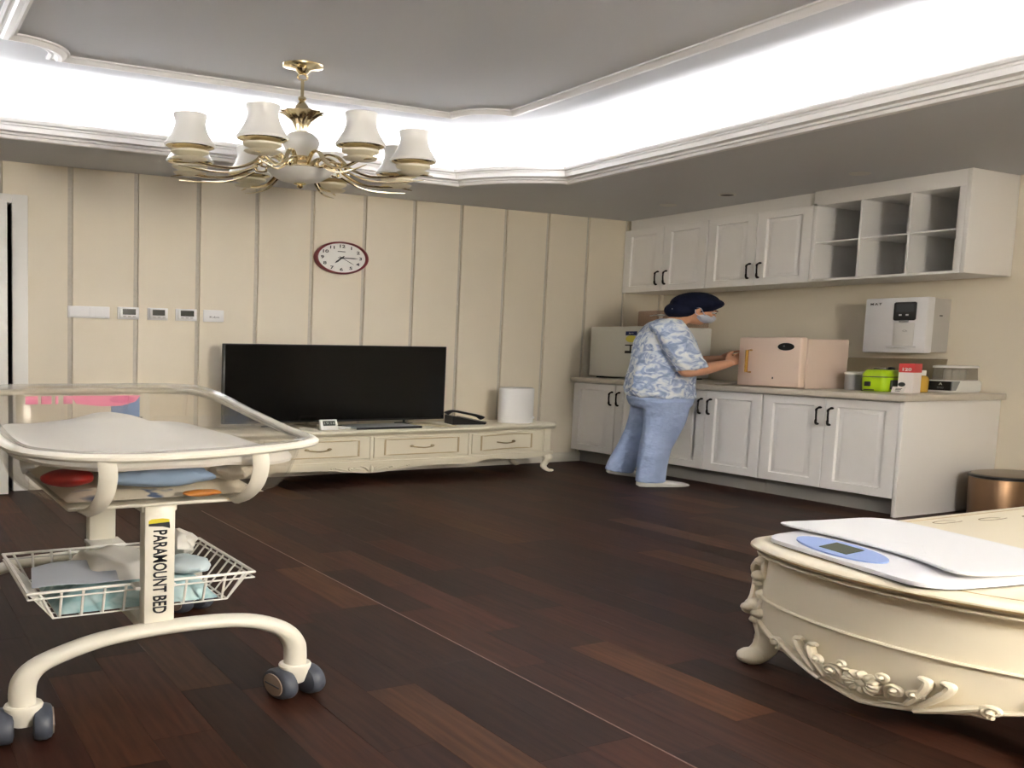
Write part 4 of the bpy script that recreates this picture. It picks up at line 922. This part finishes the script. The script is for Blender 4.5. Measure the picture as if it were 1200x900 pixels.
for sg in (-1, 1):
    b = MB()
    scroll(b, F0+sg*.066, FZ+.006, .019, 1.25, 0 if sg < 0 else PI, -sg, .0065, [(F0+sg*.02, FZ-.035), (F0+sg*.045, FZ-.025)])
    scroll(b, F0+sg*.100, FZ+.012+(.012 if sg < 0 else 0), .015, 1.2, PI if sg < 0 else 0, sg, .006, [(F0+sg*.03, FZ-.045), (F0+sg*.08, FZ-.030)])
    scroll(b, F0+sg*.040, FZ+.040, .013, 1.1, -PI/2, sg, .0055, [(F0+sg*.02, FZ+.02)])
    leaf(b, [(F0+sg*.085, FZ-.025), (F0+sg*.115, FZ+.030), (F0+sg*.122, FZ+.062), (F0+sg*.105, FZ+.070)], .0085)
    leaf(b, [(F0+sg*.11, FZ-.018), (F0+sg*.145, FZ+.030), (F0+sg*.160, FZ+.064), (F0+sg*.143, FZ+.072)], .0085)
    leaf(b, [(F0+sg*.10, FZ-.040), (F0+sg*.15, FZ-.010), (F0+sg*.19, FZ+.016), (F0+sg*.215, FZ+.030)], .008)
    scroll(b, F0+sg*.222, FZ+.022, .020, 1.15, -PI/2, -sg, .007, [(F0+sg*.13, FZ-.026), (F0+sg*.18, FZ-.004)])
    obj('carving', b, m_ivt, t)
# legs
for cxl, cyl, sx_, sy_ in ((-2.452, TC+.318, -1, 1), (-2.452, TC-.318, -1, -1), (-1.388, TC+.318, 1, 1), (-1.388, TC-.318, 1, -1)):
    d = Vector((sx_*.95, sy_*.25, 0)).normalized()
    def lp(o, z): return Vector((cxl, cyl, z))+d*o
    P = catmull([lp(.0, .432), lp(.004, .36), lp(.002, .28), lp(.012, .20), lp(.020, .15), lp(.020, .10), lp(.030, .055), lp(.052, .026), lp(.068, .024)], 5); n = len(P)
    R = [.058, .058, .055, .050, .049, .048, .048, .047, .046, .046, .046, .047, .048, .048, .047, .045, .043, .040, .037, .034, .032, .030, .028, .027, .026, .026, .026, .025, .025, .024, .024, .024, .024, .024, .023, .023, .023, .022, .021, .020, .018]
    b = MB().tube(P, [R[min(i, len(R)-1)]*(1.0 if i < 16 else 1.2) for i in range(n)], 12); b.ball(lp(.060, .030), .030, .032, .0295, 12, 8)
    leg = obj('leg', b, m_ivt, t)
    b = MB(); q = Vector((-d.y, d.x, 0))
    for o_, z, r, s in ((.050, .385, .018, 0), (.040, .362, .016, .016), (.052, .332, .020, 0), (.048, .300, .013, -.012), (.050, .268, .016, .010), (.062, .228, .021, 0), (.075, .218, .017, 0), (.056, .200, .022, .018), (.056, .200, .022, -.018), (.052, .168, .018, 0), (.034, .140, .014, .012)):
        b.ball(lp(o_, z)+q*s, r, r, r*.9, 10, 8)
    for s in (-.02, .02):
        Pq = catmull([lp(.045, .40)+q*s*.3, lp(.056, .36)+q*s, lp(.046, .31)+q*s*1.3, lp(.054, .25)+q*s, lp(.066, .21)+q*s*.8, lp(.046, .17)+q*s*.8, lp(.028, .12)+q*s*.5], 4); b.tube(Pq, .0085, 7)
    obj('leg_carving', b, m_ivt, leg)
# gilt scroll print on the top
for (x0, y0, sg) in ((-1.86, -3.45, 1), (-1.72, -3.47, -1), (-1.60, -3.45, 1), (-2.0, -3.43, -1)):
    P = []
    for i in range(26):
        k = i/25; P.append((x0+.06*math.cos(5.5*k*sg)*(1-.6*k)+.06*k, y0+.02*math.sin(5.5*k)*(1-.6*k), ZT+.0006))
    obj('scroll_print', MB().tube(P, .0022, 5, flat=(.4, 1)), mat('print_brown', (150, 128, 92), .5), t)

# ------------------------------------------------------------------ baby scale
t = thing('baby_scale', 'white digital baby scale with blue control panel on the low ivory table', 'scale', (-2.38, -3.65, ZT))
def sp(u, v, z): return Vector((-2.38+.98*u-.2*v, -3.65-.2*u-.98*v, ZT+z))
m_sc = mat('scale_white', (226, 225, 228), .35); m_scb = mat('scale_blue', (150, 172, 222), .35)
def so(k, z, du=0):
    P = []
    for sx_, sy_, a0 in ((1, 1, 0), (-1, 1, PI/2), (-1, -1, PI), (1, -1, 3*PI/2)):
        for i in range(7):
            a = a0+PI/2*i/6; P.append(sp(-.02+sx_*.10+.07*math.cos(a)*k+du*(1 if sx_ < 0 else 0), .015+sy_*.175+.07*math.sin(a)*k, z))
    return P
obj('base_gasket', MB().rings([so(.95, .0016), so(1.0, .002), so(1.0, .006), so(.96, .006)]), m_black, t)  # thin black ring around the foot of the base
obj('base', MB().rings([so(1.03, .005), so(1.04, .010), so(1.02, .018), so(.80, .030, .03), so(.6, .036, .05)]), m_sc, t)
# control panel lies on the sloping front of the base
def cp(s, k, o): # s along v, k up the slope
    return sp(-.186+.080*k, s, .0165+.0185*k+o)
b = MB(); n = 28
ring = [cp(-.020+.128*math.cos(2*PI*i/n), .44+.42*math.sin(2*PI*i/n), .0085) for i in range(n)]; ring2 = [cp(-.020+.128*math.cos(2*PI*i/n), .44+.42*math.sin(2*PI*i/n), -.006) for i in range(n)]
p = obj('control_panel', b.rings([ring2, ring]), m_scb, t)
q = [cp(-.058, .20, .0100), cp(.022, .20, .0100), cp(.022, .70, .0100), cp(-.058, .70, .0100)]; q2 = [v-Vector((0, 0, .003)) for v in q]
o = obj('display', MB().rings([q2, q]), mat('scale_lcd', (82, 88, 74), .2), p); o['label'] = 'dark lcd display'
def tr_ring(k, dz):
    """outline of the weighing tray (waisted towards the control panel, rounded corners), scaled by k"""
    out = []
    for i in range(64):
        a = 2*PI*i/64; ca, sa = math.cos(a), math.sin(a); p_ = 5.0
        cu = math.copysign(abs(ca)**(2/p_), ca); cv = math.copysign(abs(sa)**(2/p_), sa)
        v = .005+.272*cv*k; e = abs(cv)
        uf, ub = -.100-.070*e**2.6, .152-.012*e**2
        u = (uf+ub)/2+(ub-uf)/2*cu*k
        z = .040+.012*abs(cu*k)**2.4+.010*abs(cv*k)**3
        out.append(sp(u, v, z+dz))
    return out
kk = [.04, .2, .4, .6, .75, .88, .96]
obj('tray', MB().rings([tr_ring(k, 0) for k in kk]+[tr_ring(.99, -.002), tr_ring(1.0, -.006), tr_ring(.985, -.010)]+[tr_ring(k, -.0085) for k in kk[::-1]]), mat('tray_white', (232, 232, 233), .4), t)
obj('tray_post', MB().rings([[sp(.0+.05*math.cos(a*PI/8), .015+.05*math.sin(a*PI/8), z) for a in range(16)] for z in (.018, .033)]), m_sc, t)

# ------------------------------------------------------------------ person at the worktop
PO = Vector((-.892, -.965, 0)); PF = Vector((.902, -.431, 0)).normalized(); PL = Vector((-PF.y, PF.x, 0))
PT = Matrix((PF, PL, Vector((0, 0, 1)))).transposed().to_4x4(); PT.translation = PO
person = thing('person', 'person in pale blue scrubs, navy cap and face mask reaching over the worktop', 'person', (PO.x, PO.y, 0))
m_skin = mat('skin', (214, 160, 128), .55, var=.05, vscale=20)
def capsule(b, P, R, n=12, m=0):
    P = [Vector(p) for p in P]; b.tube(P, R, n)
    for p, r in zip(P, R): b.ball(p, r*.985, n=12, m=8)
RS, RE, RW = (.065, -.185, 1.335), (.150, -.238, .978), (.352, -.185, 1.048)
LS, LE, LW = (.10, .185, 1.335), (.255, .215, 1.045), (.392, .085, 1.085)
def hand_(b, w_, fwd, side, up):
    """palm plus five bent fingers; side points to the thumb"""
    w_, fwd, side, up = Vector(w_), Vector(fwd).normalized(), Vector(side).normalized(), Vector(up).normalized()
    M3 = Matrix((fwd, side, up)).transposed()
    b.ball(w_+fwd*.045, .048, .038, .016, 14, 10, M3); b.ball(w_+fwd*.012, .030, .026, .020, 12, 8, M3)
    for k, (s, L, r) in enumerate(((.028, .070, .0092), (.010, .080, .0095), (-.009, .074, .0092), (-.027, .058, .0082))):
        a = w_+fwd*.078+side*s; c = a+fwd*L*.45-up*.004+side*s*.15; e = c+fwd*L*.30-up*.014; g = e+fwd*L*.22-up*.020
        capsule(b, [w_+fwd*.05+side*s*.8, a, c, e, g], [r, r*1.02, r*.98, r*.92, r*.8], 8)
    a = w_+fwd*.022+side*.028; c = a+fwd*.030+side*.026-up*.004; e = c+fwd*.030+side*.008-up*.006
    capsule(b, [w_+fwd*.02+side*.012, a, c, e], [.013, .0125, .0110, .0095], 8)
HT = Matrix.Rotation(math.radians(24), 3, 'Y')           # head pitched forward
HC = Vector((.238, 0, 1.495))
def hd(x, y, z): return HC+HT @ Vector((x, y, z))
def body(b):
    # trunk and legs (slim, under the clothes)
    capsule(b, [(.085, 0, .86), (.09, 0, 1.05), (.085, 0, 1.22), (.085, 0, 1.30)], [.135, .125, .125, .10], 16)
    capsule(b, [(.08, -.07, .82), (.08, .07, .82)], [.09, .09], 14)
    capsule(b, [(.07, -.15, 1.325), (.09, .15, 1.325)], [.062, .062], 14)
    capsule(b, [(.09, -.085, .80), (.075, -.105, .45), (.030, -.115, .10)], [.09, .06, .04], 14)
    capsule(b, [(.08, .085, .80), (.04, .125, .45), (-.05, .145, .14)], [.09, .06, .04], 14)
    capsule(b, [(.105, 0, 1.36), (.155, 0, 1.405), (.19, 0, 1.445)], [.056, .050, .050], 14)
    # head
    b.ball(hd(-.012, 0, .035), .092, .074, .095, 20, 14, HT)
    b.ball(hd(.030, 0, -.030), .060, .058, .085, 18, 12, HT); b.ball(hd(.052, 0, -.085), .030, .034, .026, 14, 10, HT)
    b.ball(hd(.082, 0, .028), .014, .045, .012, 12, 8, HT)                 # brow
    b.tube([hd(.086, 0, .018), hd(.098, 0, -.004), hd(.108, 0, -.026)], [.008, .010, .012], 8); b.ball(hd(.102, 0, -.030), .012, .016, .010, 10, 8, HT)
    for s in (-1, 1):
        b.ball(hd(.066, s*.036, -.022), .022, .022, .022, 12, 8, HT)       # cheek
        b.ball(hd(-.008, s*.076, -.008), .017, .008, .030, 12, 8, HT); b.ball(hd(-.012, s*.080, .010), .013, .007, .014, 10, 8, HT); b.ball(hd(-.002, s*.078, -.032), .008, .007, .010, 10, 8, HT)   # ear
    b.ball(hd(.090, 0, -.062), .010, .022, .007, 10, 8, HT); b.ball(hd(.086, 0, -.074), .011, .020, .007, 10, 8, HT)   # lips
    # arms
    capsule(b, [RS, ((RS[0]+RE[0])/2, (RS[1]+RE[1])/2, (RS[2]+RE[2])/2), RE], [.058, .052, .045], 14); capsule(b, [RE, (.22, -.222, .998), (.29, -.20, 1.025), RW], [.046, .050, .042, .031], 14)
    capsule(b, [LS, ((LS[0]+LE[0])/2, (LS[1]+LE[1])/2, (LS[2]+LE[2])/2), LE], [.058, .052, .044], 14); capsule(b, [LE, (.31, .16, 1.06), LW], [.044, .043, .029], 14)
    hand_(b, RW, (.72, .34, .52), (-.45, .30, .80), (-.3, -.85, .30))
    hand_(b, LW, (.86, -.42, .10), (.05, -.15, 1.0), (-.35, .85, .20))
obj('body', fused(body, .0048, PT, 3), m_skin, person, smooth=180)
# tunic
m_tunic = blotch('tunic_print', [(146, 164, 200), (176, 193, 224), (216, 226, 241), (238, 243, 249)], [.34, .46, .53, .64], 17, .85, 1.4, .45)
def el(cf, cl, hf, hl, z, n=28, p=2.3):
    out = []
    for i in range(n):
        a = 2*PI*i/n; ca, sa = math.cos(a), math.sin(a)
        out.append((cf+hf*math.copysign(abs(ca)**(2/p), ca), cl+hl*math.copysign(abs(sa)**(2/p), sa), z))
    return out
def tunic(b):
    R = [(.096, .162, .186, .748), (.084, .166, .194, .78), (.080, .166, .194, .83), (.084, .162, .190, .92), (.092, .158, .190, 1.02), (.100, .158, .194, 1.12), (.094, .146, .198, 1.22), (.088, .120, .196, 1.30), (.090, .092, .172, 1.355), (.100, .068, .112, 1.395), (.108, .058, .070, 1.412)]
    rs = [el(c, 0, hf, hl, z) for c, hf, hl, z in R]
    # soft gathers around the hem
    rs = [[(p[0]+.006*math.sin(i*2.1+k)*(1 if k < 4 else .5), p[1]+.006*math.cos(i*1.7+k*2), p[2]) for i, p in enumerate(r)] for k, r in enumerate(rs)]
    b.rings(rs)
    capsule(b, [(.05, -.12, 1.34), RS, (.110, -.216, 1.18), (.155, -.238, 1.045)], [.075, .080, .082, .072], 16)
    capsule(b, [(.09, .12, 1.34), LS, (.175, .205, 1.20), (.235, .218, 1.085)], [.075, .078, .078, .072], 16)
    b.tube([(.155, -.238, 1.06), (.170, -.240, 1.000)], [.073, .077], 18)
obj('tunic', fused(tunic, .0075, PT, 3), m_tunic, person, smooth=180)
m_trs = blotch('trouser_blue', [(158, 176, 214), (176, 194, 230)], [.35, .65], 5, .85, .8, .9)
def trousers(b):
    R = [(.090, .158, .178, .80), (.088, .160, .182, .74), (.090, .150, .180, .69), (.092, .135, .17, .66)]
    b.rings([el(c, 0, hf, hl, z) for c, hf, hl, z in R])
    def leg_(pts):
        P = catmull([p[:3] for p in pts], 4); n = len(P); rr = []
        for i in range(n):
            k = i/(n-1)*(len(pts)-1); a = int(min(k, len(pts)-2)); rr.append(pts[a][3]+(pts[a+1][3]-pts[a][3])*(k-a))
        b.tube(P, rr, 20)
    leg_([(.095, -.088, .72, .118), (.094, -.092, .58, .104), (.075, -.100, .45, .090), (.052, -.110, .33, .078), (.040, -.115, .18, .073), (.036, -.116, .040, .072)])
    leg_([(.082, .088, .72, .116), (.064, .105, .58, .100), (.036, .122, .44, .086), (.000, .135, .30, .080), (-.040, .145, .17, .076), (-.062, .148, .075, .074)])
obj('trousers', fused(trousers, .0075, PT, 3), m_trs, person, smooth=180)
m_shoe = mat('shoe_white', (232, 230, 224), .5)
def shoe(T_):
    b = MB(T_); rs = []
    for x, w_, h, zb in ((-.125, .016, .040, .012), (-.115, .030, .056, .003), (-.08, .036, .062, 0), (-.03, .036, .060, 0), (.02, .040, .052, 0), (.07, .044, .042, 0), (.105, .040, .032, .002), (.125, .026, .022, .006), (.132, .008, .014, .010)):
        rs.append([(x, w_*math.cos(a), zb+(h-zb)*(.5+.5*math.sin(a)) if math.sin(a) > -.5 else zb) for a in [2*PI*i/16 for i in range(16)]])
    b.rings(rs); return b
T_ = PT @ Matrix.Translation((.094, -.120, .001)); obj('shoe', shoe(T_), m_shoe, person)
T_ = PT @ Matrix.Translation((-.005, .152, .030)) @ Matrix.Rotation(math.radians(13), 4, 'Y'); obj('shoe', shoe(T_), m_shoe, person)
m_cap = blotch('cap_navy', [(16, 20, 40), (20, 26, 50), (24, 30, 56), (220, 224, 230)], [.30, .55, .735, .75], 16, .8, .3, .3)
def cap(b):
    b.ball(HC+Vector((-.008, 0, .056)), .124, .098, .098, 22, 14, Matrix.Rotation(math.radians(-4), 3, 'Y'))
    b.ball(HC+Vector((-.080, 0, -.002)), .078, .084, .074, 18, 12)
    b.ball(HC+Vector((.060, 0, .052)), .074, .078, .050, 18, 12, Matrix.Rotation(math.radians(-4), 3, 'Y'))
obj('cap', fused(cap, .006, PT, 3), m_cap, person, smooth=180)
def hair(b): b.ball(HC+Vector((-.066, 0, -.030)), .052, .066, .046, 16, 10); b.ball(HC+Vector((-.020, 0, .012)), .070, .0775, .040, 16, 10)
obj('hair', fused(hair, .006, PT, 2), mat('hair_dark', (30, 24, 22), .6), person, smooth=180)
m_mask = mat('mask_white', (196, 204, 220), .8)
def mask(b):
    b.ball(hd(.050, 0, -.048), .060, .069, .043, 20, 14, HT); b.ball(hd(.092, 0, -.038), .030, .034, .034, 16, 10, HT)
obj('mask', fused(mask, .005, PT, 3), m_mask, person, smooth=180)
for dz in (-.020, 0, .020):
    P = [PT @ hd(.050+.062*math.cos(a), .071*math.sin(a), -.048+dz) for a in [(-1.15+2.3*i/12) for i in range(13)]]; obj('mask_pleat', MB().tube(P, .0016, 5), m_mask, person)
for s in (-1, 1):
    P = [PT @ p for p in catmull([hd(.045, s*.062, -.035), hd(.018, s*.078, -.014), hd(-.010, s*.090, .008), hd(-.026, s*.086, .002)], 4)]; obj('mask_strap', MB().tube(P, .0022, 6), m_mask, person)
    P = [PT @ p for p in catmull([hd(.045, s*.062, -.072), hd(.018, s*.076, -.052), hd(-.012, s*.084, -.040), hd(-.026, s*.084, -.01)], 4)]; obj('mask_strap', MB().tube(P, .0022, 6), m_mask, person)
    c_ = PT @ hd(.079, s*.034, .010); b = MB().ball(c_, .012, .012, .009, 12, 8); e = obj('eye', b, mat('eye_white', (226, 222, 216), .3), person)
    c_ = PT @ hd(.088, s*.037, .010); b = MB().ball(c_, .0055, .0055, .0055, 10, 8); obj('iris', b, mat('eye_dark', (28, 20, 18), .3), e)
    P = [PT @ p for p in catmull([hd(.092, s*.016, .026), hd(.090, s*.036, .031), hd(.074, s*.054, .027)], 4)]; obj('eyebrow', MB().tube(P, .0035, 6), mat('hair_dark', (30, 24, 22), .6), person)
for o in list(bpy.data.objects):
    if '_o' in o: del o['_o']
